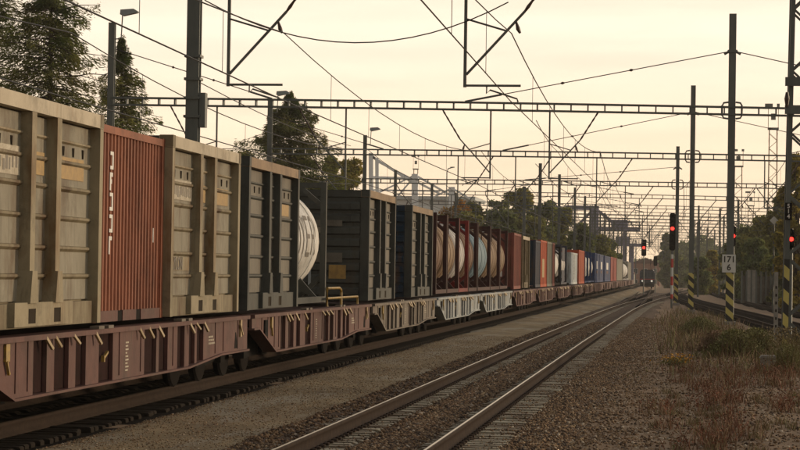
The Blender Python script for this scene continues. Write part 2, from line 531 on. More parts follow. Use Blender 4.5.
# ------------------------------------------------------------------ tracks
GA = 0.75
X1 = -3.32
RAIL = [(-0.07, 0.0), (-0.07, 0.012), (-0.018, 0.03), (-0.012, 0.115), (-0.036, 0.13), (-0.036, 0.158), (-0.028, 0.168), (-0.014, 0.17),
        (0.014, 0.17), (0.028, 0.168), (0.036, 0.158), (0.036, 0.13), (0.012, 0.115), (0.018, 0.03), (0.07, 0.012), (0.07, 0.0)]
def rail_mesh(pts, off, zoff, top):
    P = np.array(pts, dtype=float)
    d = np.gradient(P, axis=0)
    d /= np.linalg.norm(d, axis=1)[:, None]
    nrm = np.stack([d[:, 1], -d[:, 0]], -1)
    n = len(RAIL)
    vs = []
    for (x, y), (a, b) in zip(P, nrm):
        z = G(y) if x > -6 else 0.0
        for u, h in RAIL:
            vs.append((x+a*(off+u), y+b*(off+u), z+0.03+zoff+h))
    fs, mi = [], []
    for i in range(len(P)-1):
        for k in range(n):
            fs.append((i*n+k, i*n+(k+1) % n, (i+1)*n+(k+1) % n, (i+1)*n+k))
            mi.append(1 if k == 7 else 2 if k in (6, 8) else 0)
    return np.array(vs), np.array(fs)[:, ::-1], np.array(mi)
def along(pts, step):
    P = np.array(pts, dtype=float)
    s = np.concatenate([[0], np.cumsum(np.linalg.norm(np.diff(P, axis=0), axis=1))])
    t = np.arange(0, s[-1], step)
    return np.stack([np.interp(t, s, P[:, 0]), np.interp(t, s, P[:, 1])], -1)
def smooth_line(pts, step=3.0):
    P = along(pts, step)
    for _ in range(60):
        P[1:-1] = 0.5*P[1:-1]+0.25*(P[:-2]+P[2:])
    return P
def sleeper_mesh(name, m, half=1.32, top=0.032):
    b = MB()
    b.prism([(-half, -0.1), (half, -0.1), (half, top-0.015), (half-0.02, top), (0.42, top), (0.36, top-0.03), (-0.36, top-0.03), (-0.42, top), (-half+0.02, top), (-half, top-0.015)], 'y', -0.075, 0.075)
    return b.mesh(name, m)
def clip_geo():
    b = MB()
    for sx in (-GA, GA):
        for e in (-1, 1):
            b.box(sx+e*0.095-0.03, sx+e*0.095+0.03, -0.05, 0.05, 0.03, 0.06)
    return np.array(b.v), np.array(b.f)
def track(pts, label, top='rail_top', zoff=0.0, sl='sleeper', step=0.30, limit=280, y_lo=10, y_hi=400, clips=False):
    root = bpy.data.objects.new('railway_track', None)
    COL.objects.link(root)
    root['kind'] = 'structure'
    root['label'] = label
    root.location = (pts[0][0], pts[0][1], 0)
    P = smooth_line(pts)
    o = Vector(root.location)
    for s in (-1, 1):
        v, f, mi = rail_mesh(P, s*GA, zoff, top)
        npmesh('rail', v-np.array(o), f, ['rail_rust', top, 'rail_dull'], root, mi)
    A = along(P, step)
    dd = np.gradient(A, axis=0)
    me = sleeper_mesh('sleeper', sl)
    k = 0
    rest_v, rest_f = [], []
    bv = np.array([v.co for v in me.vertices])
    bf = [tuple(p.vertices) for p in me.polygons]
    cv, cf = clip_geo()
    CV, CF = [], []
    RB = MB()
    for (x, y), (a, b) in zip(A, dd):
        if y < y_lo or y > y_hi: continue
        z = (G(y) if x > -6 else 0.0)+zoff
        ang = math.atan2(-a, b)
        ca, sa = math.cos(ang), math.sin(ang)
        if clips and y < 75:
            q = np.stack([cv[:, 0]*ca-cv[:, 1]*sa+x, cv[:, 0]*sa+cv[:, 1]*ca+y, cv[:, 2]+z], -1)-np.array(o)
            CF.append(cf+sum(len(c) for c in CV)); CV.append(q)
        if k < limit:
            s = link('sleeper', me, root, (x-o.x, y-o.y, z))
            s.rotation_euler.z = ang+random.gauss(0, 0.006)
            s.location.x += random.gauss(0, 0.025)
            s.location.z += random.gauss(-0.004, 0.005)
        else:
            n = len(RB.v)
            q = np.stack([bv[:, 0]*ca-bv[:, 1]*sa+x, bv[:, 0]*sa+bv[:, 1]*ca+y, bv[:, 2]+z], -1)-np.array(o)
            RB.v += [tuple(r) for r in q]
            RB.f += [tuple(i+n for i in f) for f in bf]
        k += 1
    if RB.v:
        me2 = bpy.data.meshes.new('sleepers_beyond')
        me2.from_pydata(RB.v, [], RB.f)
        me2.materials.append(MT[sl])
        link('sleepers_beyond', me2, root, kind='stuff')
    if CV:
        npmesh('rail_clips', np.concatenate(CV), np.concatenate(CF), ['rail_rust'], root, kind='stuff')
    return root
track([(X1, 6), (X1, 60), (X1, 135), (X1+0.35, 170), (X1+1.4, 225), (X1+3.0, 300), (X1+6.0, 420)], 'polished near track in brown ballast', clips=True, limit=250, y_lo=16, y_hi=190)
track([(X1-0.05, 150), (X1-0.1, 175), (-4.3, 260), (-5.9, 420), (-7.0, 520)], 'track carrying the oncoming locomotive', top='rail_dull', limit=30, step=1.2, sl='sleeper_old_shaded')
track([(-8.55, 6), (-8.55, 80), (-8.55, 620)], 'dark track under the container train', top='rail_dull', sl='sleeper_old_shaded', limit=150, y_hi=140)
track([(6.4, 25), (4.35, 92), (2.95, 135), (1.75, 172), (0.5, 220), (-0.6, 300), (1.5, 430)], 'rusty track curving in from the right', top='rail_dull', limit=60, y_lo=40, sl='sleeper_old_shaded', step=0.6)
track([(10.5, 40), (8.7, 95), (6.9, 150), (6.0, 224), (5.4, 320), (6.0, 430)], 'far right rusty track', top='rail_dull', limit=40, y_lo=60, sl='sleeper_old_shaded', step=0.9)

# ------------------------------------------------------------------ stones
def stones(n, fx, fy, fz, smin, smax, mats, name, probs=None, flat=0.7):
    base = np.array([(1, 0, 0), (-1, 0, 0), (0, 1, 0), (0, -1, 0), (0, 0, 1), (0, 0, -1)], dtype=float)
    bf = np.array([(0, 2, 4), (2, 1, 4), (1, 3, 4), (3, 0, 4), (2, 0, 5), (1, 2, 5), (3, 1, 5), (0, 3, 5)])
    x, y = fx(n), fy(n)
    z = fz(x, y)
    sz = rng.uniform(smin, smax, n)*rng.uniform(0.7, 1.25, n)
    v = base[None]*rng.uniform(0.6, 1.3, (n, 6, 1))
    v[:, :, 0] *= rng.uniform(0.8, 1.3, (n, 1)); v[:, :, 2] *= flat
    a = rng.uniform(0, 6.283, n); b = rng.uniform(-0.6, 0.6, n)
    ca, sa, cb, sb = (q[:, None] for q in (np.cos(a), np.sin(a), np.cos(b), np.sin(b)))
    X, Y, Z = v[..., 0], v[..., 1], v[..., 2]
    Y, Z = Y*cb-Z*sb, Y*sb+Z*cb
    X, Y = X*ca-Y*sa, X*sa+Y*ca
    v = np.stack([X, Y, Z], -1)*sz[:, None, None]
    v[..., 0] += x[:, None]; v[..., 1] += y[:, None]; v[..., 2] += (z+sz*0.25)[:, None]
    f = bf[None]+(np.arange(n)*6)[:, None, None]
    mi = np.repeat(rng.choice(len(mats), n, p=probs), 8)
    return npmesh(name, v.reshape(-1, 3), f.reshape(-1, 3), mats, None, mi, kind='stuff')
def ydist(a, b, pw=1.6):
    return lambda n: a+(b-a)*rng.random(n)**pw
MT['st_brown'] = mat('stone_brown', (0.18, 0.113, 0.064), rough=0.9, island=0.4, spec=0.2)
MT['st_dark'] = mat('stone_dark', (0.075, 0.052, 0.037), rough=0.9, island=0.4, spec=0.2)
MT['st_tan'] = mat('stone_tan', (0.28, 0.20, 0.12), rough=0.9, island=0.35, spec=0.2)
MT['st_pale'] = mat('stone_pale', (0.38, 0.32, 0.245), rough=0.9, island=0.35, spec=0.2)
SM = ['st_brown', 'st_dark', 'st_tan', 'st_pale']
def not_rail(fx):
    def g(n):
        x = fx(n)
        for s in (-GA, GA):
            bad = np.abs(x-(X1+s)) < 0.09
            x[bad] += 0.2
        return x
    return g
def center_x(n):
    # between the rails and left shoulder, thin on the sleeper strips right of each rail
    u = rng.random(n)
    return np.where(u < 0.62, rng.normal(X1+0.12, 0.24, n), np.where(u < 0.86, rng.uniform(X1-1.8, X1-0.87, n), rng.uniform(X1-0.4, X1+0.62, n)))
stones(52000, not_rail(center_x), ydist(17, 95, 1.8), near_bed, 0.012, 0.032, SM, 'ballast_stones', [0.5, 0.32, 0.14, 0.04])
stones(46000, not_rail(lambda n: X1+1.05+np.abs(rng.normal(0.25, 0.75, n))), ydist(17, 110, 1.8), lambda x, y: np.maximum(near_bed(x, y), ground_z(x, y)), 0.009, 0.026, SM, 'ballast_stones', [0.50, 0.24, 0.20, 0.06])
stones(30000, lambda n: rng.uniform(-1.6, 2.6, n), ydist(18, 100, 1.8), ground_z, 0.008, 0.030, SM, 'loose_stones', [0.42, 0.2, 0.27, 0.11])
stones(26000, lambda n: rng.uniform(-7.1, -4.5, n), ydist(17, 70, 1.6), path_z, 0.006, 0.017, SM, 'path_gravel', [0.40, 0.08, 0.40, 0.12], flat=0.5)
stones(3500, lambda n: np.where(rng.random(n) < 0.75, rng.normal(-7.05, 0.10, n), X1+GA+rng.uniform(0.1, 0.6, n)), ydist(20, 60, 1.5), lambda x, y: np.where(x < -6, path_z(x, y), 0.03), 0.008, 0.018, SM, 'path_edge_stones', [0.4, 0.3, 0.25, 0.05])
stones(800, lambda n: X1-GA+rng.uniform(0.1, 0.4, n), ydist(18, 80, 1.6), lambda x, y: gz(x, y)+0.03, 0.008, 0.018, SM, 'stray_stones', [0.45, 0.3, 0.2, 0.05])
stones(1300, lambda n: X1+GA+0.06+np.abs(rng.normal(0.35, 0.2, n)), ydist(17, 90, 1.6), lambda x, y: gz(x, y)+0.03, 0.008, 0.02, SM, 'stray_stones', [0.5, 0.25, 0.2, 0.05])

# ------------------------------------------------------------------ wagons
ZD = 1.28
def wagon(y0, L, body, label, seed=0, detail=True):
    r = random.Random(seed)
    t = thing('container_wagon', label, 'wagon', (-8.55, y0, 0), 'flat wagons of the container train')
    xf = 1.41
    MB().box(-1.25, 1.25, 0.15, L-0.15, 1.05, 1.19).build('deck', 'dark_red', t)
    def bottom(y):
        P = [(0, 1.0), (0.5, 1.0), (2.1, 0.56), (L-4.5, 0.56), (L-2.2, 0.67), (L, 0.67)]
        return float(np.interp(y, [p[0] for p in P], [p[1] for p in P]))
    # openings between the face plates of the sill (fractions found on the second wagon)
    gaps = [(0.19, 0.225), (0.245, 0.285), (0.305, 0.335), (0.375, 0.42), (0.53, 0.575), (0.585, 0.62), (0.66, 0.69), (0.71, 0.735), (0.745, 0.775)]
    cuts = [0.0]+[g*L for ab in gaps for g in ab]+[L]
    for s in (1, -1):
        xa, xb = (xf-0.05, xf) if s > 0 else (-xf, -xf+0.05)
        sill = MB()
        sill.box(min(s*(xf-0.22), s*(xf+0.05)), max(s*(xf-0.22), s*(xf+0.05)), 0, L, 1.20, 1.26).build('sill_flange', body, t)
        if s > 0:
            for a, b in zip(cuts[::2], cuts[1::2]):
                ys = sorted({a, b, *[q for q in (0.5, 2.1, L-4.5, L-2.2) if a < q < b]})
                poly = [(a, 1.2), (b, 1.2)]+[(q, bottom(q)+0.03) for q in reversed(ys)]
                MB().prism(poly, 'x', xa, xb).build('sill_plate', body, t)
            MB().prism([(0.6, 1.2), (L, 1.2), (L, 0.72), (L-4.5, 0.60), (2.1, 0.60)], 'x', xf-0.075, xf-0.052).build('inner_web', 'dark_red', t)
        else:
            MB().prism([(0.1, 1.2), (L, 1.2), (L, 0.72), (L-4.5, 0.60), (2.1, 0.60), (0.5, 1.0)], 'x', xa, xb).build('sill_plate', body, t)
        ys = [0, 0.5, 2.1, L-4.5, L-2.2, L]
        fl = MB()
        for a, b in zip(ys[:-1], ys[1:]):
            fl.prism([(a, bottom(a)), (b, bottom(b)), (b, bottom(b)+0.03), (a, bottom(a)+0.03)], 'x', *sorted((s*(xf-0.2), s*(xf+0.045))))
        fl.build('bottom_flange', body, t)
    # end beams and buffers
    for y, d in ((0.0, -1), (L, 1)):
        MB().box(-1.3, 1.3, min(y, y-d*0.12), max(y, y-d*0.12), 0.86, 1.195).build('end_beam', 'dark_red', t)
        for bx in (-0.87, 0.87):
            MB().lathe([(0, 0.09), (0.24, 0.09), (0.25, 0.22), (0.28, 0.22)], 'y', (bx, y if d > 0 else y-0.28, 1.02), 14).build('buffer', 'black', t)
    # bogies
    for yc in (1.55, L-1.75):
        bg = MB()
        for bx in (-1.02, 1.02):
            bg.prism([(yc-1.25, 0.62), (yc-0.5, 0.5), (yc+0.5, 0.5), (yc+1.25, 0.62), (yc+1.2, 0.82), (yc+0.4, 0.92), (yc-0.4, 0.92), (yc-1.2, 0.82)], 'x', bx-0.06, bx+0.06)
        bg.box(-1.0, 1.0, yc-0.2, yc+0.2, 0.7, 1.04)
        fr = bg.build('bogie', 'black', t)
        for dy in (-0.9, 0.9):
            for bx in (-0.74, 0.74):
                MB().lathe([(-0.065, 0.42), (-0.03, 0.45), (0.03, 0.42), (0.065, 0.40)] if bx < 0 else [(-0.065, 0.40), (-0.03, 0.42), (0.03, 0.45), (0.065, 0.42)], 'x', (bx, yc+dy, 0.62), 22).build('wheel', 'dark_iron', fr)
            ab = MB()
            for bx in (-1.08, 1.08):
                ab.box(bx-0.1, bx+0.1, yc+dy-0.16, yc+dy+0.16, 0.5, 0.76)
            ab.tube([(-1.0, yc+dy, 0.62), (1.0, yc+dy, 0.62)], 0.08)
            ab.build('axle', 'black', fr)
    if detail:
        pm = MB()
        for k in range(1):
            pm.bar((0, 0, 0), (0.05, 0.12, -0.13), 0.036, 0.03)
        lever = pm.mesh('twist_lever', 'lever')
        for fy in (0.215, 0.24, 0.29, 0.355, 0.50, 0.53, 0.575, 0.70, 0.73, 0.76):
            link('twist_lever', lever, t, (xf+0.03, (fy+r.uniform(-0.006, 0.006))*L, 1.225)).scale = (1, r.uniform(0.7, 1.1), r.uniform(0.75, 1.15))
        hb = MB()
        hb.box(xf, xf+0.03, 0.118*L, 0.127*L, 1.0, 1.19)
        hb.bar((xf+0.025, 0.12*L, 1.0), (xf+0.025, 0.126*L, 0.86), 0.03)
        hb.build('brake_handle', 'yellow', t)
        hb = MB()
        hb.box(xf, xf+0.03, 0.955*L, 0.962*L, 0.92, 1.2)
        hb.bar((xf+0.03, 0.95*L, 1.13), (xf+0.03, 0.965*L, 0.95), 0.03)
        hb.build('brake_handle', 'lever', t)
        hb = MB()
        hb.box(xf-0.03, xf+0.01, 0.39*L, 0.393*L, 0.84, 0.92)
        hb.bar((xf-0.01, 0.3915*L, 0.88), (xf-0.01, 0.405*L, 0.96), 0.03)
        hb.build('release_handle', 'yellow', t)
        MB().box(xf, xf+0.03, 0.075*L, 0.093*L, 0.86, 1.15).build('document_box', 'black', t)
        wl = MB()
        for k in range(9):
            wl.box(xf, xf+0.004, 0.462*L, (0.468+0.006*r.random())*L, 0.68+k*0.045, 0.70+k*0.045)
        wl.build('marking_print', 'faded', t)
        for fy in (0.03, 0.93):
            if fy > 0.5:
                MB().prism([(fy*L, 0.74), (fy*L+0.28, 0.74), (fy*L+0.12, 1.0), (fy*L+0.06, 1.0)], 'x', xf-0.01, xf+0.003).build('access_hole_shade', 'black', t)  # black plate on the sill, painted shade of an opening
        for k, fy in enumerate((0.06, 0.10, 0.145, 0.175, 0.44, 0.515, 0.64, 0.83, 0.87, 0.945)):
            MB().box(xf, xf+0.012, fy*L, fy*L+0.025, max(0.64, bottom(fy*L)+0.06), 1.195).build('weld_rib', body, t)
        for k in range(3):
            z = 0.98-0.05*k
            st = MB()
            yy = 0.80*L
            for q in range(4+k):
                wd = 0.03+0.05*r.random()
                st.box(xf, xf+0.003, yy, yy+wd, z-0.014, z+0.014)
                yy += wd+0.025
            st.build('stencil_print', 'faded', t)
        hose = MB()
        hose.tube([(0.45, -0.02, 1.0), (0.47, -0.16, 0.85), (0.46, -0.2, 0.7), (0.44, -0.1, 0.62)], 0.03, 6)
        hose.build('brake_hose', 'black', t)
        # turnbuckle fittings along the lip
        for fy in (0.36, 0.39, 0.66, 0.69):
            MB().box(xf-0.06, xf+0.06, fy*L, fy*L+0.25, 1.262, 1.30).build('lock_fitting', 'drab_wagon', t)
    return t
WG = [(21.0, 15.15, 'maroon_paint', 'maroon flat wagon nearest the camera, under the two beige containers'),
      (36.55, 14.25, 'maroon_paint', 'maroon flat wagon carrying the white tank, with yellow end railing'),
      (51.35, 13.25, 'drab_wagon', 'drab brown-grey flat wagon under the pair of dark containers'),
      (65.15, 14.1, 'grey_wagon', 'first pale grey flat wagon under the rust-coloured tanks'),
      (79.6, 15.0, 'grey_wagon', 'second pale grey flat wagon under the light blue tank')]
for i, (y, L, m, lb) in enumerate(WG):
    wagon(y, L, m, lb, i)
y = 95.2
far_lbl = ['maroon flat wagon under the oxide red and olive containers', 'maroon flat wagon under the orange-red container', 'maroon flat wagon under the black-framed tank',
           'maroon flat wagon under the pale lettered container', 'maroon flat wagon below the white tank containers', 'maroon flat wagon under the first navy lettered container',
           'maroon flat wagon under the second navy lettered container', 'maroon flat wagon under the far scarlet container', 'maroon flat wagon under the far grey container', 'last visible maroon flat wagon under the white end tank']
y0s = [(95.2, 15.5), (111.2, 17.5), (129.2, 17.5), (147.2, 19.0), (166.8, 19.0), (186.2, 24.0), (210.8, 24.0), (235.4, 27), (263, 29), (292.6, 60)]
for i, (yy, LL) in enumerate(y0s):
    wagon(yy, LL, 'maroon_paint', far_lbl[i], 20+i, detail=i < 5)
# yellow end railing on the second wagon
yr = MB((-8.55, 36.55, 0))
yr.tube([(-7.2, 44.9, 1.28), (-7.2, 44.9, 1.66), (-7.2, 46.5, 1.66), (-7.2, 46.75, 1.62), (-7.2, 46.8, 1.56), (-7.2, 46.8, 1.28)], 0.028)
yr.tube([(-7.2, 44.9, 1.45), (-7.2, 49.2, 1.45), (-7.2, 49.2, 1.28)], 0.025)
wag2 = [o for o in COL.objects if o.name.startswith('container_wagon') and abs(o.location.y-36.55) < 0.01][0]
yr.build('end_railing', 'yellow', wag2)

# ------------------------------------------------------------------ containers
def box_group(): return 'containers on the train'
def xxl(y0, L, face, body, post, rail, panel, label, z0=1.34, H=2.57, end='dark_paint', extras=True):
    W = 2.75
    t = thing('bulk_container', label, 'container', (face-W/2, y0, z0), 'containers on the train')
    h = W/2
    zz = [0.107, 0.227, 0.355, 0.493, 0.63, 0.75, 0.845, 0.935]
    zz = [q*H for q in zz]
    MB().box(-h+0.1, h-0.17, 0.1, L-0.1, 0.05, H-0.12).build('inner_shell', body, t)
    c = L/2+0.02
    bays = [(0.15, c-0.59), (c-0.41, c+0.41), (c+0.59, L-0.15)]
    for bi, (a, b) in enumerate(bays):
        for k in range(len(zz)-1):
            if k == 5: continue
            z1 = zz[k+1] if k != 4 else zz[5]
            MB().box(h-0.17, h-0.13-0.004*((k+bi) % 2), a, b, zz[k]+0.02, z1-0.02).build('panel', panel, t)
        MB().box(h-0.17, h-0.132, a, b, zz[5]+0.02, zz[7]-0.02).build('panel', panel, t)
        for k in range(1, 6):
            z = zz[k]
            MB().prism([(h-0.17, z-0.08), (h-0.098, z-0.016), (h-0.098, z+0.012), (h-0.17, z+0.034)], 'y', a, b).build('rib', body, t)
        z = zz[6]
        MB().prism([(h-0.17, z-0.06), (h-0.105, z-0.01), (h-0.105, z+0.01), (h-0.17, z+0.026)], 'y', a, b).build('rib', post, t)
        if extras and bi != 1:
            for q in (0.3, 0.55, 0.8):
                yy = a+(b-a)*q
                MB().prism([(yy-0.03, zz[6]-0.06), (yy+0.03, zz[6]-0.06), (yy+0.012, zz[6]-0.17), (yy-0.012, zz[6]-0.17)], 'x', h-0.131, h-0.118).build('tarpaulin_hook', 'pocket', t)
    for yy in (c-0.5, c+0.5):
        MB().box(h-0.17, h, yy-0.09, yy+0.09, zz[0]+0.12, H*0.936).build('side_post', post, t)
        MB().prism([(yy-0.16, zz[0]), (yy+0.16, zz[0]), (yy+0.092, zz[0]+0.36), (yy-0.092, zz[0]+0.36)], 'x', h-0.16, h+0.035).build('post_foot', post, t)
    MB().box(h-0.2, h, 0.0, L, H*0.935, H).build('top_rail', rail, t)
    MB().box(-h, -h+0.2, 0.0, L, H*0.935, H).build('top_rail', rail, t)
    for yy in (0.0, L-0.15):
        for s in (-1, 1):
            MB().box(*sorted((s*h, s*(h-0.2))), yy, yy+0.15, 0, H*0.933).build('corner_post', post, t)
            MB().box(*sorted((s*(h+0.004), s*(h-0.19))), yy-0.004, yy+0.154, H-0.16, H+0.006).build('corner_casting', body, t)
    # bottom rail with the forklift block
    MB().box(h-0.17, h-0.06, 0.15, L-0.15, 0.0, zz[0]-0.002).build('bottom_rail', body, t)
    for a, b in ((c-1.15, c-0.64), (c-0.36, c+0.36), (c+0.64, c+1.15)):
        MB().box(h-0.06, h+0.01, a, b, 0.02, zz[0]+0.01).build('fork_pocket_block', post, t)
    for a, b in ((c-0.64, c-0.36), (c+0.36, c+0.64)):
        MB().box(h-0.058, h+0.002, a, b, 0.05, zz[0]-0.06).build('fork_pocket_shade', 'pocket', t)  # dark plate set into the block, painted shade of the pocket hollow
        MB().box(h-0.06, h+0.01, a, b, 0.02, 0.05).build('fork_pocket_lintel', post, t)
        MB().box(h-0.06, h+0.01, a, b, zz[0]-0.06, zz[0]+0.01).build('fork_pocket_lintel', post, t)
    # end wall facing the camera, horizontally ribbed
    MB().box(-h+0.2, h-0.2, 0.03, 0.1, 0.0, H*0.93).build('end_wall', end, t)
    for k in range(8):
        z = 0.12+k*(H-0.3)/8
        MB().prism([(0.03, z-0.02), (-0.035, z+0.01), (-0.035, z+0.14), (0.03, z+0.19)], 'x', -h+0.22, h-0.22).build('end_rib', end, t)
    MB().box(-h+0.2, h-0.2, 0, 0.09, H*0.935, H-0.005).build('end_header', end, t)
    MB().box(-h+0.2, h-0.2, L-0.1, L-0.02, 0.0, H*0.99).build('end_wall', end, t)
    MB().box(-h+0.2, h-0.2, 0.1, L-0.1, H-0.12, H-0.09).build('roof_cover', 'dark_paint', t)
    return t, h, zz, bays
def sticker(t, h, ya, yb, za, zb, m, name='sticker'):
    return MB().box(h-0.131, h-0.122, ya, yb, za, zb).build(name, m, t)

t, h, zz, bays = xxl(21.72, 4.93, -7.12, 'beige_paint', 'beige_post', 'cream_rail', 'beige_panel', 'beige ribbed bulk container cut by the left edge of the photo')
(a0, b0), (a1, b1), (a2, b2) = bays
sticker(t, h, a0+0.02, b0-0.05, zz[5]-0.24, zz[5]+0.08, 'faded', 'worn_print')
sticker(t, h, a2+0.02, b2-0.3, zz[5]-0.20, zz[5]+0.06, 'ochre')
sticker(t, h, a1+0.02, b1-0.1, zz[5]-0.20, zz[5]+0.06, 'ochre')
def worn_strokes(t, h, ya, yb, za, zb, seed):
    r = random.Random(seed)
    b = MB()
    y = ya+0.05
    while y < yb-0.12:
        wd = r.uniform(0.03, 0.07)
        z0 = za+(zb-za)*r.uniform(0.12, 0.3); z1 = za+(zb-za)*r.uniform(0.55, 0.9)
        b.box(h-0.122, h-0.119, y, y+wd, z0, z1)
        y += wd+r.uniform(0.03, 0.08)
    b.build('worn_lettering', 'tank_ink', t, kind='stuff')
worn_strokes(t, h, a0+0.02, b0-0.05, zz[5]-0.24, zz[5]+0.03, 3)
t, h, zz, bays = xxl(30.42, 4.86, -7.12, 'beige_paint', 'beige_post', 'cream_rail', 'beige_panel', 'beige ribbed bulk container right of the rust-red corrugated one')
(a0, b0), (a1, b1), (a2, b2) = bays
sticker(t, h, a0+0.05, b0-0.05, zz[5]-0.24, zz[5]+0.05, 'faded', 'worn_print')
sticker(t, h, a2+0.05, b2-0.25, zz[5]-0.23, zz[5]+0.03, 'ochre')
sticker(t, h, a1+0.02, b1-0.1, zz[5]-0.23, zz[5]+0.03, 'ochre')
sticker(t, h, a0+0.1, b0-0.15, zz[1]+0.07, zz[2]-0.06, 'beige_post', 'name_panel')
text('INAYLON', 0.26, (h-0.118, a0+0.16, (zz[1]+zz[2])/2), SIDE, 'tank_ink', t, sx=0.82)
worn_strokes(t, h, a0+0.05, b0-0.05, zz[5]-0.24, zz[5]+0.03, 4)
t, h, zz, bays = xxl(36.02, 4.9, -7.12, 'dark_paint', 'dark_paint', 'brown_rail', 'dusty_panel', 'dark grey bulk container with brown top rail beside the white tank', end='navy_paint')
(a0, b0), (a1, b1), (a2, b2) = bays
sticker(t, h, a2+0.1, b2-0.3, zz[5]-0.25, zz[5]+0.02, 'ochre')
sticker(t, h, a0+0.3, b0-0.35, zz[2]-0.3, zz[2]-0.02, 'dusty_panel')
t, h, zz, bays = xxl(50.5, 4.85, -7.14, 'dark_paint', 'dark_paint', 'brown_rail', 'dusty_panel', 'dark bulk container showing its wide ribbed end wall behind the yellow railing', end='dark_paint')
for q in ((-0.05, 0.75, 1.72, 1.86), (-0.02, 0.4, 1.55, 1.71), (0.12, 0.76, 0.88, 1.10)):
    MB().box(q[0], q[1], -0.045, -0.037, q[2], q[3]).build('end_plate', 'dusty_panel', t)
ps = MB()
for k in range(7):
    ps.box(0.0+k*0.055, 0.03+k*0.055, -0.049, -0.045, 1.57, 1.69)
ps.build('code_print', 'faded', t)
MB().box(0.45, 0.85, -0.045, -0.037, 0.50, 0.82).build('warning_plate', 'ochre', t)
MB().box(-0.03, 0.03, -0.06, -0.036, 0.1, 0.9).build('end_pipe', 'grey_wagon', t)
t, h, zz, bays = xxl(58.75, 5.1, -7.14, 'dark_paint', 'dark_paint', 'brown_rail', 'dusty_panel', 'dark bulk container with navy end wall just before the row of tanks', end='navy_paint', H=2.48)
MB().box(0.55, 0.9, -0.045, -0.037, 1.2, 1.42).build('end_plate', 'plate', t)
MB().box(0.55, 0.9, -0.045, -0.037, 0.72, 1.05).build('warning_plate', 'ochre', t)

def isobox(y0, L, face, m, label, z0=1.32, H=2.53, fork=True, endm=None, per=0.165):
    W = 2.44
    h = W/2
    t = thing('shipping_container', label, 'container', (face-h, y0, z0), 'containers on the train')
    zb = 0.14
    n = int((L-0.24)/per)
    p = (L-0.24)/n
    for s in (1, -1):
        pts = []
        for k in range(n):
            ya = 0.12+k*p
            pts += [(ya, 0.02), (ya+p*0.32, 0.02), (ya+p*0.5, 0.055), (ya+p*0.82, 0.055)]
        pts.append((L-0.12, 0.02))
        vs, fs = [], []
        for yy, d in pts:
            x = s*(h-d)
            vs += [(x, yy, zb-0.01), (x, yy, H-0.1)]
        for k in range(len(pts)-1):
            fs.append((2*k, 2*k+2, 2*k+3, 2*k+1))
        b = MB(); b.add(vs, fs)
        b.build('corrugated_side', m, t)
        MB().box(*sorted((s*h, s*(h-0.08))), 0.12, L-0.12, H-0.11, H-0.012).build('top_rail', m, t)
        if fork and s > 0:
            c = L/2
            for a, b_ in ((0.12, c-0.62), (c-0.36, c+0.36), (c+0.62, L-0.12)):
                MB().box(h-0.08, h-0.004, a, b_, 0.0, zb).build('bottom_rail', 'maroon_paint' if 'rust' in label else m, t)
            MB().box(h-0.08, h-0.016, 0.12, L-0.12, 0.0, zb-0.004).build('fork_pocket_shade', 'black', t)  # black strip behind the rail gaps stands for shade in the pockets
        else:
            MB().box(*sorted((s*h, s*(h-0.08))), 0.12, L-0.12, 0.0, zb).build('bottom_rail', m, t)
        for yy in (0, L-0.12):
            MB().box(*sorted((s*h, s*(h-0.12))), yy, yy+0.12, 0.1, H-0.11).build('corner_post', m, t)
            for z in (0, H-0.112):
                MB().box(*sorted((s*(h+0.004), s*(h-0.13))), yy-0.004, yy+0.13, z, z+0.112).build('corner_casting', m, t)
    MB().box(-h+0.08, h-0.08, 0.05, L-0.05, H-0.04, H-0.01).build('roof', m, t)
    e = MB()
    e.box(-h+0.12, h-0.12, 0.04, 0.08, 0.1, H-0.05)
    e.build('end_door', endm or m, t)
    rods = MB()
    for x in (-0.8, -0.4, 0.4, 0.8):
        rods.tube([(x, 0.02, 0.12), (x, 0.02, H-0.1)], 0.022, 6)
    rods.box(-0.02, 0.02, 0.025, 0.04, 0.12, H-0.1)
    rods.build('lock_rods', m, t)
    MB().box(-h+0.12, h-0.12, L-0.08, L-0.04, 0.1, H-0.05).build('end_wall', endm or m, t)
    return t, h
t, h = isobox(26.75, 3.66, -7.235, 'red_paint', 'rust-red corrugated container with white vertical lettering between two beige ones', z0=1.33, H=2.52)
# white lettering reading up the left edge of the side (glyph strokes)
def glyph(zc, kind, yo=0.78, s=0.10, hh=0.115):
    b = MB()
    T = 0.042
    x0, x1 = h-0.019, h-0.012
    if kind == 'n':
        b.box(x0, x1, yo+s-T, yo+s+T*0.4, zc-hh, zc+hh)
        b.box(x0, x1, yo-s*0.4, yo+s-T-0.001, zc+hh-T*1.1, zc+hh)
        b.box(x0, x1, yo-s*0.4, yo+s-T-0.001, zc-hh, zc-hh+T*1.1)
    elif kind == 'E':
        b.box(x0, x1, yo-s*0.5, yo-s*0.5+T*1.4, zc-hh, zc+hh)
        b.box(x0, x1, yo-s*0.5+T*1.4+0.001, yo+s*0.9, zc+hh-T*1.3, zc+hh)
        b.box(x0, x1, yo-s*0.5+T*1.4+0.001, yo+s*0.5, zc-T*0.7, zc+T*0.7)
    elif kind == 'r':
        b.box(x0, x1, yo-s*0.5, yo-s*0.5+T*1.2, zc-hh, zc+hh)
        b.box(x0, x1, yo-s*0.5+T*1.2+0.001, yo+s*0.9, zc+hh-T*1.2, zc+hh)
    b.build('letter', 'white', t)
for zc, kd in ((2.07, 'n'), (1.80, 'E'), (1.54, 'n'), (1.26, 'n'), (0.98, 'r')):
    glyph(zc, kd)
MB().box(h-0.019, h-0.012, 3.1, 3.13, 1.05, 1.25).build('white_mark', 'white', t)

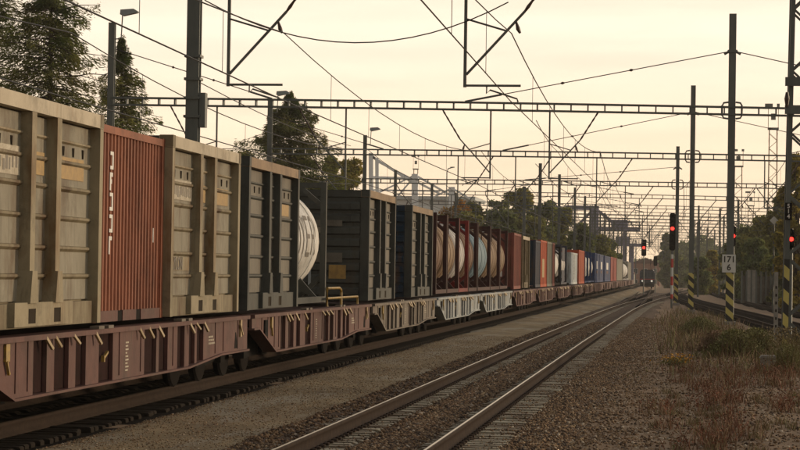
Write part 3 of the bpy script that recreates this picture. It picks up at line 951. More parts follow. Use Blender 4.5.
def tank(y0, L, face, barrel, frame, label, z0=1.36, H=2.47, r=1.12, bands=4, name=None):
    W = 2.44
    h = W/2
    t = thing('tank_container', label, 'tank container', (face-h, y0, z0), 'containers on the train')
    zc = 0.14+r
    d = 0.36
    prof = [(0.06, 0.1), (0.08, r*0.45), (0.16, r*0.78), (0.26, r*0.94), (d, r), (L-d, r), (L-0.26, r*0.94), (L-0.16, r*0.78), (L-0.08, r*0.45), (L-0.06, 0.1)]
    prof = [(max(0.12, min(L-0.12, a)), b) for a, b in prof]
    MB().lathe(prof, 'y', (0, 0, zc), 40).build('barrel', barrel, t, smooth=True)
    for k in range(bands):
        yy = d+(L-2*d)*(k+0.5)/bands
        MB().lathe([(yy-0.03, r+0.002), (yy-0.03, r+0.012), (yy+0.03, r+0.012), (yy+0.03, r+0.002)], 'y', (0, 0, zc), 40).build('barrel_band', barrel, t)
    for yy in (0.0, L-0.12):
        for s in (-1, 1):
            MB().box(*sorted((s*h, s*(h-0.12))), yy, yy+0.12, 0, H).build('frame_post', frame, t)
            MB().bar((s*(h-0.08), yy+0.06, H-0.5), (s*(h-0.62), yy+0.06, H-0.05), 0.09, 0.08, up=(0, 1, 0)).build('corner_gusset', frame, t)
            MB().bar((s*(h-0.08), yy+0.06, 0.55), (s*(h-0.62), yy+0.06, 0.06), 0.09, 0.08, up=(0, 1, 0)).build('corner_gusset', frame, t)
        for z in (0, H-0.12):
            MB().box(-h+0.12, h-0.12, yy+0.01, yy+0.11, z+0.005, z+0.115).build('frame_beam', frame, t)
    for s in (-1, 1):
        MB().box(*sorted((s*h, s*(h-0.09))), 0.12, L-0.12, 0.01, 0.13).build('bottom_rail', frame, t)
        for yy in (0.9, L-0.9):
            MB().prism([(s*(h-0.1), 0.1), (s*(h-0.02), 0.1), (s*0.8, zc-0.72), (s*0.62, zc-0.9)], 'y', yy-0.05, yy+0.05).build('saddle', frame, t)
    MB().box(-0.25, 0.25, 0.3, L-0.3, zc+r+0.015, zc+r+0.045).build('catwalk', 'grey_wagon', t)
    lad = MB()
    for x in (0.55, 0.85):
        lad.tube([(x, -0.02, 0.15), (x, -0.02, H-0.05)], 0.018, 5)
    for k in range(8):
        lad.tube([(0.55, -0.02, 0.3+k*0.27), (0.85, -0.02, 0.3+k*0.27)], 0.013, 5)
    lad.build('ladder', frame, t)
    MB().lathe([(0, 0.16), (0.1, 0.16), (0.12, 0.2), (0.16, 0.2), (0.17, 0.08)], 'z', (0, L*0.5, zc+r+0.05), 14).build('manlid', frame, t)
    return t, h, zc, r
t, h, zc, r = tank(40.98, 4.34, -7.3, 'white_tank', 'dark_paint', 'white tank container with tall dark lettering in a dark frame', H=2.5, bands=3)
# tall lettering round the curve of the barrel: each letter a curved set of strokes
def curved_strokes(strokes, t, m, name):
    """strokes: list of (ya, za, yb, zb, w) on the barrel flank: y along, z height"""
    b = MB()
    for ya, za, yb, zb, wd in strokes:
        n = 8
        L1, L2 = [], []
        dy, dz = yb-ya, zb-za
        ll = math.hypot(dy, dz)
        ny, nz_ = -dz/ll*wd/2, dy/ll*wd/2
        vs = []
        for i in range(n+1):
            f = i/n
            for e in (1, -1):
                yy = ya+dy*f+e*ny
                z = za+dz*f+e*nz_
                x = math.sqrt(max(0.0, (r+0.006)**2-(z-zc)**2))
                vs.append((x, yy, z))
        b.add(vs, [(2*i, 2*i+2, 2*i+3, 2*i+1) for i in range(n)])
    b.build(name, m, t)
def letter_strokes(ch, y0, w, z0, z1, k=0.09):
    m = (z0+z1)/2
    S = {'H': [(0, 0, 0, 1), (1, 0, 1, 1), (0, .5, 1, .5)], 'O': [(0, .1, 0, .9), (1, .1, 1, .9), (0, .9, .3, 1), (.3, 1, .7, 1), (.7, 1, 1, .9), (0, .1, .3, 0), (.3, 0, .7, 0), (.7, 0, 1, .1)],
         'Y': [(0, 1, .5, .5), (1, 1, .5, .5), (.5, .5, .5, 0)], 'E': [(0, 0, 0, 1), (0, 1, 1, 1), (0, .5, .8, .5), (0, 0, 1, 0)], 'R': [(0, 0, 0, 1), (0, 1, .8, 1), (.8, 1, 1, .8), (1, .8, .8, .5), (0, .5, .8, .5), (.5, .5, 1, 0)]}[ch]
    return [(y0+a*w, z0+b*(z1-z0), y0+c*w, z0+d*(z1-z0), k) for a, b, c, d in S]
yy = 0.72
for ch in 'HOYER':
    curved_strokes(letter_strokes(ch, yy, 0.42, 0.98, 1.72), t, 'tank_ink', 'letter')
    yy += 0.6
TK = [(65.95, 3.1, 'copper_tank', 'dark_red_frame', 'copper-brown tank container first in the row of tanks after the dark containers', 3),
      (69.25, 3.6, 'tan_tank', 'dark_red_frame', 'tan tank container with a pale top band, second in the tank row', 3),
      (72.95, 3.2, 'steel_tank', 'red_frame', 'grey-white tank container in a bright red frame', 3),
      (76.35, 3.2, 'copper_tank', 'dark_red_frame', 'brown tank container between the bright red frame and the light blue tank', 3),
      (79.9, 5.2, 'blue_tank', 'dark_red_frame', 'light blue tank container in the row of tanks', 3),
      (85.3, 4.4, 'tan_tank', 'dark_red_frame', 'pale beige tank container right after the light blue tank', 3),
      (89.9, 3.9, 'tan_tank', 'dark_red_frame', 'brownish tank container next to the oxide red container', 3)]
for y, L, b, f, lb, n in TK:
    tank(y, L, -7.27, b, f, lb, bands=n)
# small boxes further along
t, h = isobox(96.9, 4.3, -7.23, 'oxide_paint', 'oxide red container with rows of white marks on its end, after the tanks', H=2.5, fork=False)
em = MB()
for k, (z, wd) in enumerate(((1.62, 0.5), (1.5, 0.3), (1.38, 0.45), (1.2, 0.4), (1.05, 0.5), (0.85, 0.45))):
    for q in range(4):
        em.box(0.1+q*wd/4, 0.1+q*wd/4+wd/6, 0.012, 0.019, z, z+0.08)
em.box(0.25, 0.7, 0.012, 0.019, 0.55, 0.8)
em.build('end_marking', 'white', t)
xxl(101.4, 4.7, -7.16, 'olive_box', 'olive_box', 'cream_rail', 'olive_box', 'olive bulk container with cream top rail after the oxide red one', H=2.42, extras=False)
FAR = [(112.0, 3.9, 'slate_box', 'slate grey-blue container with navy end beside the orange container', 'navy_paint', 2.42),
       (116.1, 5.5, 'orange_box', 'bright orange-red container with a yellow patch, middle of the train', None, 2.5),
       (122.0, 4.9, 'grey_box', 'grey-olive container right after the bright orange-red one', None, 2.5)]
for y, L, m, lb, em_, H in FAR:
    t, h = isobox(y, L, -7.25, m, lb, H=H, fork=False, endm=em_, per=0.25)
    if 'orange' in m:
        MB().box(h-0.018, h-0.01, 1.6, 3.4, 0.5, 1.5).build('yellow_patch', 'ochre', t)
isobox(127.2, 2.2, -7.25, 'oxide_paint', 'narrow brown-red container before the black-framed tank', H=2.5, fork=False, per=0.25)
tank(130.0, 5.8, -7.27, 'white_tank', 'black', 'white tank container in a black frame, middle of the train', H=2.35, bands=2)
t, h, zc, r = tank(137.0, 6.8, -7.27, 'steel_tank', 'slate_box', 'pale tank container in a slate blue frame, middle of the train', H=2.5, bands=2)
MB().box(h-0.14, h-0.125, 3.2, 6.6, 1.3, 2.35).build('frame_panel', 'slate_box', t)
MB().box(h-0.14, h-0.125, 3.2, 6.6, 0.14, 0.9).build('frame_panel', 'slate_box', t)
t, h = isobox(150.0, 9.5, -7.3, 'pale_box', 'pale grey container with dark vertical lettering', H=2.2, fork=False, per=0.3)
text('ELSEBAAN', 0.62, (h-0.012, 4.9, 0.3), ((0, 0, 1), (0, -1, 0), (1, 0, 0)), 'ink', t, sx=0.6)
isobox(162.0, 9.5, -7.3, 'orange_box', 'orange container between the pale lettered one and the white tanks', H=2.5, fork=False, per=0.3)
for k, (y, L) in enumerate(((172.5, 5.5), (178.6, 5.2), (184.6, 6.2))):
    tank(y, L, -7.29, 'white_tank', 'blue_box', ['white tank container in a blue frame next to the far orange container', 'white tank container in a blue frame, middle of three', 'white tank container in a blue frame before the navy containers'][k], H=2.5, bands=2)
for k, (y, L) in enumerate(((193.5, 10.5), (204.5, 11.5), (217.5, 20))):
    t, h = isobox(y, L, -7.31, 'blue_box', ['navy container with white lettering, first of three far down the train', 'navy container with white lettering, middle of three far down the train', 'long navy container with white lettering before the far scarlet one'][k], H=2.6, fork=False, per=0.4)
    lg = MB()
    lg.box(h-0.016, h-0.008, L*0.35, L*0.62, 1.2, 1.9)
    lg.build('white_lettering', 'white', t)
    MB().box(h-0.016, h-0.008, L*0.35, L*0.62, 0.8, 1.05).build('pink_logo', 'maroon_paint', t)
isobox(238.5, 22, -7.31, 'scarlet_box', 'scarlet container far down the train after the navy ones', H=2.65, fork=False, per=0.5)
isobox(261.5, 27, -7.31, 'grey_box', 'grey container near the far end of the train', H=2.65, fork=False, per=0.6)
tank(291, 30, -7.31, 'white_tank', 'steel_tank', 'last white tank container at the far end of the train', H=2.65, bands=2)
isobox(322, 24, -7.4, 'grey_box', 'last grey container at the far end of the train', H=2.6, fork=False, per=0.6)

# ------------------------------------------------------------------ catenary gantries
def hmast(b, x, y, z0, z1, wd, dp):
    """H-section mast"""
    t_ = wd*0.14
    b.box(x-wd/2, x+wd/2, y-dp/2, y-dp/2+t_, z0, z1)
    b.box(x-wd/2, x+wd/2, y+dp/2-t_, y+dp/2, z0, z1)
    b.box(x-t_/2, x+t_/2, y-dp/2+t_, y+dp/2-t_, z0, z1)
def insulator(p, q, r=0.05):
    b = MB()
    p, q = Vector(p), Vector(q)
    n = 9
    pts, rs = [], []
    for i in range(n):
        pts.append(p.lerp(q, i/(n-1))); rs.append(r if i % 2 else r*0.5)
    b.tube(pts, rs, 8)
    return b
def drop(root, X, Y, zb, side, far=False, o=None):
    """hanging post with cantilever; side=+1 reaches to +X"""
    k = 1.0
    zbeam = zb
    MB(o).box(X-0.035, X+0.035, Y-0.035, Y+0.035, 6.26+G(Y), zbeam).build('drop_post', 'mast', root)
    g = G(Y)
    if far:
        a = MB(o)
        a.bar((X, Y, 6.5+g), (X+side*2.0, Y, zbeam), 0.07)
        a.bar((X, Y, 6.3+g), (X+side*1.3, Y, 6.3+g), 0.05)
        a.build('cantilever_arm', 'mast', root)
        return
    top = Vector((X+side*2.15, Y, zbeam))
    MB(o).bar((X+side*0.03, Y, 6.55+g), (X+side*1.35, Y, 8.0+g), 0.055).build('cantilever_arm', 'mast', root)
    insulator((X+side*1.35, Y, 8.0+g), top, 0.05)
    insulator_b = MB(o)
    pts, rs = [], []
    for i in range(11):
        f = i/10
        pts.append(Vector((X+side*1.35, Y, 8.0+g)).lerp(top, f)); rs.append(0.042 if i % 2 else 0.028)
    insulator_b.tube(pts, rs, 8).build('insulator', 'insul', root)
    MB(o).tube([(X, Y, 7.83+g), (X+side*0.95, Y, 7.55+g)], 0.025).build('strut', 'mast', root)
    MB(o).tube([(X, Y, 6.30+g), (X+side*1.28, Y, 6.30+g)], 0.03).build('registration_arm', 'mast', root)
    st = MB(o)
    st.tube([(X+side*0.5, Y, 6.3+g), (X+side*0.5, Y, 6.12+g), (X+side*0.58, Y, 6.2+g), (X+side*1.2, Y, 6.0+g), (X+side*1.22, Y, 5.93+g)], 0.022)
    st.build('steady_arm', 'mast', root)
    MB(o).tube([(X+side*1.15, Y, 7.78+g), (X+side*1.2, Y, 7.6+g), (X+side*1.25, Y, 7.5+g)], [0.02, 0.05, 0.03], 6).build('wire_clamp', 'insul', root)

def gantry(Y, xl, xr, zl, zr, masts, drops, label, stays=(), camber=0.06, bh=0.32, step=0.74):
    g = G(Y)
    x0 = masts[0][0]
    root = thing('catenary_gantry', label, 'gantry', (x0, Y, 0), 'catenary gantries spanning the tracks')
    o = (x0, Y, 0)
    n = max(2, int((xr-xl)/step))
    def zb(x):
        f = (x-xl)/(xr-xl)
        return zl+(zr-zl)*f + camber*math.sin(math.pi*f)
    far = Y > 180
    for dy in ((-0.17, 0.17) if not far else (0,)):
        for dz in (0, bh):
            m = 10
            b = MB(o)
            for i in range(m):
                xa, xb = xl+(xr-xl)*i/m, xl+(xr-xl)*(i+1)/m
                b.bar((xa, Y+dy, zb(xa)+dz), (xb, Y+dy, zb(xb)+dz), 0.06, 0.07)
            b.build('beam_chord', 'mast', root)
    b = MB(o)
    for i in range(n+1):
        x = xl+(xr-xl)*i/n
        b.box(x-0.03, x+0.03, Y-0.16 if not far else Y-0.02, Y+0.16 if not far else Y+0.02, zb(x)+0.036, zb(x)+bh-0.036)
    b.build('beam_battens', 'mast', root, kind='stuff')
    for mi, (x, zt, wd, kind) in enumerate(masts):
        zg = (G(Y) if x > -6 else -0.15)-0.3
        b = MB(o)
        hmast(b, x, Y, zg, zt, wd, wd*0.9)
        b.build('mast', 'mast', root)
        if kind.startswith('h'):
            z0 = 0.15 if '0' not in kind else 0.05
            MB(o).box(x-wd/2-0.012, x+wd/2+0.012, Y-wd*0.45-0.012, Y+wd*0.45+0.012, g+z0, g+z0+2.2).build('hazard_sleeve', 'hazard', root)
            MB(o).prism([(x-0.36, zg), (x+0.36, zg), (x+0.27, g+0.14), (x-0.27, g+0.14)], 'y', Y-0.35, Y+0.35).build('footing', 'concrete', root)
        if 'r' in kind:
            zc = zb(x)+bh/2
            for s in (-1, 1):
                q = MB(o)
                q.tube([(x+s*0.16, Y-0.22, zc-0.36), (x+s*0.36, Y-0.22, zc-0.33), (x+s*0.43, Y-0.22, zc-0.2), (x+s*0.43, Y-0.22, zc+0.2), (x+s*0.36, Y-0.22, zc+0.33), (x+s*0.16, Y-0.22, zc+0.36)], 0.045, 6)
                q.build('clamp_ring', 'mast', root)
        if 'c' in kind:
            q = MB(o)
            zc = zt-1.65
            for s in (-1, 1):
                q.bar((x+s*wd/2, Y, zc), (x+s*(wd/2+0.2), Y, zc-0.12), 0.07, 0.1)
            q.box(x-wd/2-0.06, x+wd/2+0.06, Y-wd*0.5-0.03, Y+wd*0.5+0.03, zc-0.06, zc+0.06)
            q.build('stay_clamp', 'mast', root)
        if 'L' in kind:
            q = MB(o)
            q.tube([(x+0.14, Y, zt-0.75), (x+0.42, Y, zt-0.7), (x+0.46, Y, zt+0.2), (x+0.47, Y, zt+0.42)], 0.03, 6)
            q.build('lamp_arm', 'mast', root)
            q = MB(o)
            q.prism([(x+0.38, zt+0.36), (x+0.5, zt+0.3), (x+1.15, zt+0.44), (x+1.2, zt+0.5), (x+1.0, zt+0.62), (x+0.4, zt+0.58)], 'y', Y-0.17, Y+0.17)
            q.build('lamp_head', 'lampgrey', root)
    for (xa, za, xb_) in stays:
        q = MB(o)
        pa, pb = Vector((xa, Y, za)), Vector((xb_, Y, zb(xb_)+bh+0.04))
        q.tube([pa, pb], 0.022, 5)
        q.build('stay_rod', 'wire', root)
        for f0, f1 in ((0.36, 0.375), (0.62, 0.635)):
            q = MB(o)
            q.tube([pa.lerp(pb, f0), pa.lerp(pb, (f0+f1)/2), pa.lerp(pb, f1)], [0.03, 0.07, 0.03], 6)
            q.build('insulator', 'insul', root)
        q = MB(o)
        q.tube([pa.lerp(pb, 0.86), pb], 0.05, 6)
        q.build('stay_anchor', 'mast', root)
    for x, s in drops:
        drop(root, x, Y, zb(x), s, far, o)
    return root, zb, o

GY = [50, 97, 133, 171, 193, 222, 246, 276, 312, 355, 405, 470]
GX = [261, 294, 333, 380, 436, 505, 540]
g0, zb0, og0 = gantry(50, -12.2, 13.5, 9.15, 8.95, [(-11.24, 13.0, 0.30, 'x'), (13.2, 9.6, 0.3, 'x')], [(-10.42, 1), (-4.91, 1)], 'nearest gantry on the thick round-banded mast by the beige container')
# bands and relay box on the thick near mast
for z in (6.95, 6.42, 5.98, 5.55):
    MB(og0).box(-11.24-0.19, -11.24+0.19, 49.82, 50.18, z-0.03, z+0.03).build('mast_band', 'mast', g0)
MB(og0).box(-11.07, -10.93, 49.88, 50.12, 5.3, 6.1).build('tension_weight_bracket', 'mast', g0)
g1, zb1, og1 = gantry(97, -25.6, 14.5, 9.38, 8.90, [(2.2, 13.5, 0.31, 'hrc'), (-25.6, 13.1, 0.29, 'L'), (14.3, 9.4, 0.3, 'x')],
                 [(-20.7, -1), (-14.83, -1), (-8.35, -1), (-5.74, 1)], 'gantry whose tall right mast carries the 171 over 6 plate', stays=[(2.05, 11.85, -9.5), (-25.4, 11.9, -18.2), (2.35, 11.85, 14.0)])
g2, zb2, og2 = gantry(133, -25.1, 15.5, 9.15, 8.85, [(0.72, 13.45, 0.29, 'hrc'), (-25.05, 12.4, 0.29, 'L'), (15.3, 9.2, 0.3, 'x')],
                 [(-20.3, -1), (-13.4, 1), (-9.9, 1), (-5.0, 1), (5.0, 1)], 'gantry on the striped mast just left of the 171 plate mast', stays=[(0.6, 11.85, -10.7), (-24.9, 11.5, -18.0), (0.85, 11.85, 13.0)])
g3, zb3, og3 = gantry(171, -24.8, 15.5, 8.95, 8.75, [(-0.2, 12.0, 0.27, 'hrc'), (-24.6, 12.7, 0.28, 'L'), (-10.8, 10.6, 0.24, 'x'), (15.2, 9.2, 0.3, 'x')],
                 [(-20.0, -1), (-14.9, 1), (-9.8, 1), (-4.2, 1), (3.6, 1), (8.0, -1)], 'gantry on the striped mast beside the tall red-lit signal', stays=[(-0.3, 10.4, -12.0)])
names = ['fourth gantry back, low behind the dark containers', 'fifth gantry back from the 171 plate mast', 'sixth gantry back above the middle of the train', 'seventh gantry back', 'eighth gantry back', 'ninth gantry back', 'tenth gantry back above the far signal', 'farthest gantry seen above the locomotive']
names = ['gantry next beyond the one with the red-lit signal', 'gantry beyond the row of tank containers', 'gantry above the orange-red container', 'small far gantry in front of the purple crane boom', 'small far gantry level with the crane pylon', 'distant gantry over the navy containers', 'distant gantry over the small far red signal', 'most distant gantry, above the locomotive']
for i, Y in enumerate(GY[4:]):
    r_ = random.Random(50+i)
    ms = [(12.0+i*0.2, 10.6, 0.26, 'x'), (-10.5, 10.75, 0.24, 'x'), (-25.0, 11.0, 0.25, 'x')]
    if i in (1, 3): ms.append((-15.6, 10.8, 0.3, 'x'))
    if i > 1: ms.append((3.5+r_.uniform(-1, 3), 10.5, 0.24, 'x'))
    gantry(Y, -25.2, 12.2+i*0.2, 8.9, 8.65+G(Y)*0.6, ms, [(-20+r_.uniform(-1, 1), 1), (-14.5+r_.uniform(-1, 1), -1), (-9.6+r_.uniform(-1, 1), r_.choice((-1, 1))), (-3.9+r_.uniform(-1, 1), r_.choice((-1, 1))), (2.0+r_.uniform(-1, 1), 1), (7.5, -1)], names[i],
           stays=[(-10.4, 10.2, -4.0), (-10.6, 10.2, -17)] if i < 3 else [], step=0.9)
for i, Y in enumerate(GX):
    r_ = random.Random(90+i)
    gantry(Y, -25.2, 12.5, 8.9, 8.65+G(Y)*0.6, [(12.3, 10.2, 0.24, 'x'), (-10.5, 10.2, 0.22, 'x'), (r_.uniform(1.5, 5), 10.3, 0.22, 'x')],
           [(x_+r_.uniform(-1, 1), r_.choice((-1, 1))) for x_ in (-20, -14.5, -9.6, -3.9, 2.0, 7.5)], 'one of the faint distant gantries crowding together above the tracks', step=1.1)
# kilometre plate on the tall mast
MB(og1).box(1.86, 2.44, 96.79, 96.815, 2.2, 2.98).build('kilometre_plate', 'plate', g1)
text('171', 0.37, Vector((2.15, 96.785, 2.76))-Vector(og1), FRONT, 'ink', g1, align='CENTER')
text('6', 0.37, Vector((2.15, 96.785, 2.41))-Vector(og1), FRONT, 'ink', g1, align='CENTER')

# ------------------------------------------------------------------ overhead lines
def sagline(p, q, sag, n=10):
    p, q = Vector(p), Vector(q)
    return [p.lerp(q, i/n)-Vector((0, 0, sag*4*(i/n)*(1-i/n))) for i in range(n+1)]
def line(label, xs_at, y_start=-6, group='overhead lines above the tracks', rr=0.016):
    sup = [y_start]+[q for q in GY if q > y_start+2]
    root = thing('overhead_line', label, 'overhead line', (xs_at(50), 50, 6.0), group)
    o = (xs_at(50), 50, 6.0)
    mw, cw, dr = MB(o), MB(o), MB(o)
    for i, (a, b) in enumerate(zip(sup[:-1], sup[1:])):
        za = 0.18*(-1)**i
        xa, xb = xs_at(a)+za, xs_at(b)-za
        far = a > 230
        pm = sagline((xa, a, 7.5+G(a)), (xb, b, 7.5+G(b)), min(0.75, 0.9*((b-a)/50)**2), 12 if not far else 5)
        pc = [(xa, a, 5.95+G(a)), (xb, b, 5.95+G(b))]
        mw.tube(pm, rr, 4)
        cw.tube(pc, rr, 4)
        if b < 250:
            k = max(3, int((b-a)/6.5))
            for j in range(1, k):
                f = j/k
                top = Vector((xa, a, 7.5+G(a))).lerp(Vector((xb, b, 7.5+G(b))), f)
                top.z -= min(0.75, 0.9*((b-a)/50)**2)*4*f*(1-f)
                bot = Vector(pc[0]).lerp(Vector(pc[1]), f)
                dr.tube([top, bot], 0.008, 3, cap=False)
    mw.build('messenger_wire', 'wire', root)
    cw.build('contact_wire', 'wire', root)
    dr.build('dropper_wires', 'wire', root, kind='stuff')
    return root
line('overhead line above the near track, zigzag over the polished rails', lambda y: -3.68+max(0, y-170)*0.012)
line('overhead line directly above the container train', lambda y: -8.95)
line('overhead line over the first track hidden behind the train', lambda y: -14.0)
line('overhead line over the track farthest left by the lamp masts', lambda y: -19.8)
line('overhead line over the rusty track right of the hazard-striped masts', lambda y: 5.0-max(0, y-92)*0.02, y_start=60)
line('overhead line of the diverging track, beginning at the second gantry', lambda y: -5.2+(y-97)*0.004, y_start=78)
line('overhead line over the far right track', lambda y: 8.4-max(0, y-95)*0.012, y_start=80)
line('overhead line between the near track and the rusty track, far back', lambda y: 0.4-(y-133)*0.006, y_start=120)
# cross-span jumper with sag between the two nearest lines, and feeders
jp = MB((-8.95, 49, 7.5))
jp.tube(sagline((-10.9, 49.5, 8.2), (-3.9, 49.5, 8.15), 0.95, 16), 0.014, 4)
tag(jp.build('jumper_cable', 'wire'), 'sagging jumper cable strung across between the two nearest wire supports', 'cable').location = (-8.95, 49, 7.5)
fd = MB((-25, 97, 11))
fd.tube(sagline((-11.1, 50, 6.35), (-14.6, 97, 7.6), 0.2, 8), 0.013, 4)
tag(fd.build('feeder_cable', 'wire'), 'thin feeder cable running from the thick near mast to the next gantry', 'cable').location = (-25, 97, 11)

# ------------------------------------------------------------------ lattice mast on the right
lt = thing('lattice_mast', 'steel lattice mast with yellow-black leg at the right edge', 'mast', (2.5, 52, 0))
o = (2.5, 52, 0)
legs = [(2.44, 51.6), (3.28, 51.6), (2.44, 52.4), (3.28, 52.4)]
def lp(i, z):
    f = z/14.0
    x, y = legs[i]
    return Vector((2.86+(x-2.86)*(1-0.16*f)+0.12*f, 52+(y-52)*(1-0.25*f), z))
for i in range(4):
    MB(o).bar(lp(i, -0.3), lp(i, 14), 0.105, 0.105, up=(0, 1, 0)).build('leg', 'mast', lt)
    if i == 0: MB(o).bar(lp(i, 0.05), lp(i, 2.45), 0.125, 0.125, up=(0, 1, 0)).build('hazard_sleeve', 'hazard', lt)
zs = np.arange(0.35, 13.8, 0.72)
for a, b in ((0, 1), (2, 3), (0, 2), (1, 3)):
    for k in range(len(zs)-1):
        p, q = (a, b) if k % 2 else (b, a)
        MB(o).bar(lp(p, zs[k]), lp(q, zs[k+1]), 0.05, 0.04, up=(0, 1, 0)).build('brace', 'mast', lt)
for z in (6.55, 5.9):
    MB(o).box(2.38, 3.5, 51.4, 51.52, z-0.1, z+0.1).build('crossarm', 'mast', lt)
MB(o).tube([(2.42, 51.4, 6.3), (2.42, 51.4, 6.15), (2.42, 51.4, 5.95)], [0.03, 0.06, 0.03], 8).build('insulator', 'insul', lt)
MB(o).box(2.41, 2.57, 51.49, 51.51, 3.35, 3.75).build('number_plate', 'black', lt)
for ch, z in (('5', 3.67), ('1', 3.55), ('4', 3.43)):
    text(ch, 0.135, Vector((2.49, 51.485, z))-Vector(o), FRONT, 'white', lt, align='CENTER')

# ------------------------------------------------------------------ signals
def signal(x, y, z0, z1, label, lamp_z, wd=0.34, pole='mast', lit=True, lamps=5, band=False, lr=0.085):
    g = G(y)
    t = thing('railway_signal', label, 'signal', (x, y, g), 'railway signals')
    MB().tube([(0, 0.12, -0.3), (0, 0.12, z1-g)], 0.07, 8).build('post', pole, t)
    if band:
        for k in range(5):
            MB().tube([(0, 0.12, 0.6+k*0.62), (0, 0.12, 0.6+k*0.62+0.31)], 0.09, 8).build('post_band', 'red_plain' if k % 2 == 0 else 'plate', t)
            MB().tube([(0, 0.12, 0.91+k*0.62), (0, 0.12, 0.91+k*0.62+0.31)], 0.089, 8).build('post_band', 'plate' if k % 2 == 0 else 'red_plain', t)
    hd = MB()
    hd.prism([(-wd/2, z0-g+0.1), (-wd/2+0.1, z0-g), (wd/2-0.1, z0-g), (wd/2, z0-g+0.1), (wd/2, z1-g-0.1), (wd/2-0.1, z1-g), (-wd/2+0.1, z1-g), (-wd/2, z1-g-0.1)], 'y', -0.1, 0.05)
    head = hd.build('signal_head', 'black', t)
    best = min(range(lamps), key=lambda q: abs(z0+(z1-z0)*(q+0.5)/lamps-lamp_z))
    for k in range(lamps):
        z = z0-g+(z1-z0)*(k+0.5)/lamps
        on = lit and k == best
        MB().lathe([(-0.14, lr if on else lr*0.9), (-0.105, lr)], 'y', (0, 0, z), 14).build('signal_lamp', 'red_light' if on else 'dark_iron', head)
        hood = MB()
        for a in range(0, 7):
            a0, a1 = math.pi*a/7, math.pi*(a+1)/7
            rr = lr*1.2
            hood.prism([(math.cos(a0)*rr, z+math.sin(a0)*rr), (math.cos(a1)*rr, z+math.sin(a1)*rr), (math.cos(a1)*rr*1.08, z+math.sin(a1)*rr*1.08), (math.cos(a0)*rr*1.08, z+math.sin(a0)*rr*1.08)], 'y', -0.3, -0.1)
        hood.build('lamp_hood', 'black', head)
    return t
def at(px, py, Y):
    """photo pixel at depth Y (world metres) -> X, Z"""
    dx, dy = px-400, py-225
    a, b = dx*c_+dy*s_, -dx*s_+dy*c_
    d = F_PX*Fw + a*Rt - b*Up
    k = Y/d.y
    return d.x*k, CAMH+d.z*k
x, z = at(672.7, 213, 155); _, zlo = at(672.7, 250.5, 155); _, zl = at(673.5, 226, 155)
signal(x, 155, zlo, z, 'tall signal showing red on a red and white post beside the striped mast', zl, wd=0.42, band=True, lamps=6, lr=0.13)
x, z = at(733.4, 225, 112); _, zlo = at(732.5, 247, 112); _, zl = at(731.6, 236.3, 112)
signal(x, 112, zlo, z, 'signal showing red right beside the 171 plate mast', zl, wd=0.24, lamps=3, lr=0.1)
x, z = at(791.3, 228.5, 75); _, zlo = at(791.3, 250, 75); _, zl = at(791.5, 239, 75)
signal(x, 75, zlo, z, 'signal showing red behind the lattice mast at the right edge', zl, wd=0.2, lamps=3, lr=0.075)
x, z = at(644, 239.5, 270); _, zlo = at(644, 256, 270); _, zl = at(644, 249, 270)
signal(x, 270, zlo, z, 'small far signal showing red above the locomotive', zl, wd=0.6, lamps=3, lr=0.17)
x, z = at(655.5, 256, 300); _, zlo = at(655.5, 266, 300)
signal(x, 300, zlo, z, 'small unlit signal right of the locomotive', z, wd=0.5, lit=False, lamps=3)
# white diamond sign
x, z = at(774, 220.5, 140)
t = thing('diamond_sign', 'white diamond sign on a slim post left of the lattice mast', 'sign', (x, 140, G(140)))
MB().tube([(0, 0.05, -0.3), (0, 0.05, z+0.3)], 0.05, 8).build('post', 'mast', t)
zz_ = z-G(140)
MB().prism([(-0.27, zz_), (0, zz_-0.27), (0.27, zz_), (0, zz_+0.27)], 'y', -0.02, 0.0).build('plate', 'plate', t)

# ------------------------------------------------------------------ locomotive
t = thing('locomotive', 'dark locomotive with two white headlights coming towards the camera', 'locomotive', (-5.85, 410, G(410)+0.2))
b = MB()
b.prism([(-1.35, 0.95), (1.35, 0.95), (1.4, 1.3), (1.38, 2.9), (1.05, 3.55), (-1.05, 3.55), (-1.38, 2.9), (-1.4, 1.3)], 'y', 0.5, 16).build('body', 'loco_blue', t)
MB().prism([(0.5, 0.98), (0.0, 1.1), (-0.05, 2.0), (0.5, 3.3)], 'x', -1.33, 1.33).build('cab_nose', 'loco_blue', t)
for s in (-1, 1):
    MB().prism([(0.02, 2.15), (0.40, 3.05), (0.37, 3.06), (-0.02, 2.15)], 'x', *sorted((s*0.12, s*1.15))).build('windscreen', 'glass', t)
    MB().lathe([(-0.12, 0.19), (-0.04, 0.19)], 'y', (s*0.85, 0, 1.45), 14).build('headlight', 'white_light', t)
    MB().lathe([(-0.55, 0.24), (-0.5, 0.24), (-0.5, 0.1), (0.1, 0.1)], 'y', (s*0.87, 0, 0.85), 14).build('buffer', 'black', t)
    for yy in (2.6, 5.0, 11.0, 13.5):
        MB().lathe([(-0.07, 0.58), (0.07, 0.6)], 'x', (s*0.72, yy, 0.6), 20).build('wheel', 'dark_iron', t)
MB().box(-1.28, 1.28, 0.0, 0.5, 0.35, 0.95).build('pilot', 'black', t)
MB().box(-1.34, 1.34, -0.06, 0.0, 1.72, 1.82).build('stripe', 'red_plain', t)
MB().box(-1.2, 1.2, 1.5, 15, 0.5, 0.94).build('underframe', 'black', t)
p = MB()
p.tube([(-0.7, 3, 3.55), (-0.5, 4.4, 4.4), (-0.6, 3.2, 5.4)], 0.04)
p.tube([(0.7, 3, 3.55), (0.5, 4.4, 4.4), (0.6, 3.2, 5.4)], 0.04)
p.tube([(-0.95, 3.2, 5.42), (0.95, 3.2, 5.42)], 0.045)
p.build('pantograph', 'dark_iron', t)

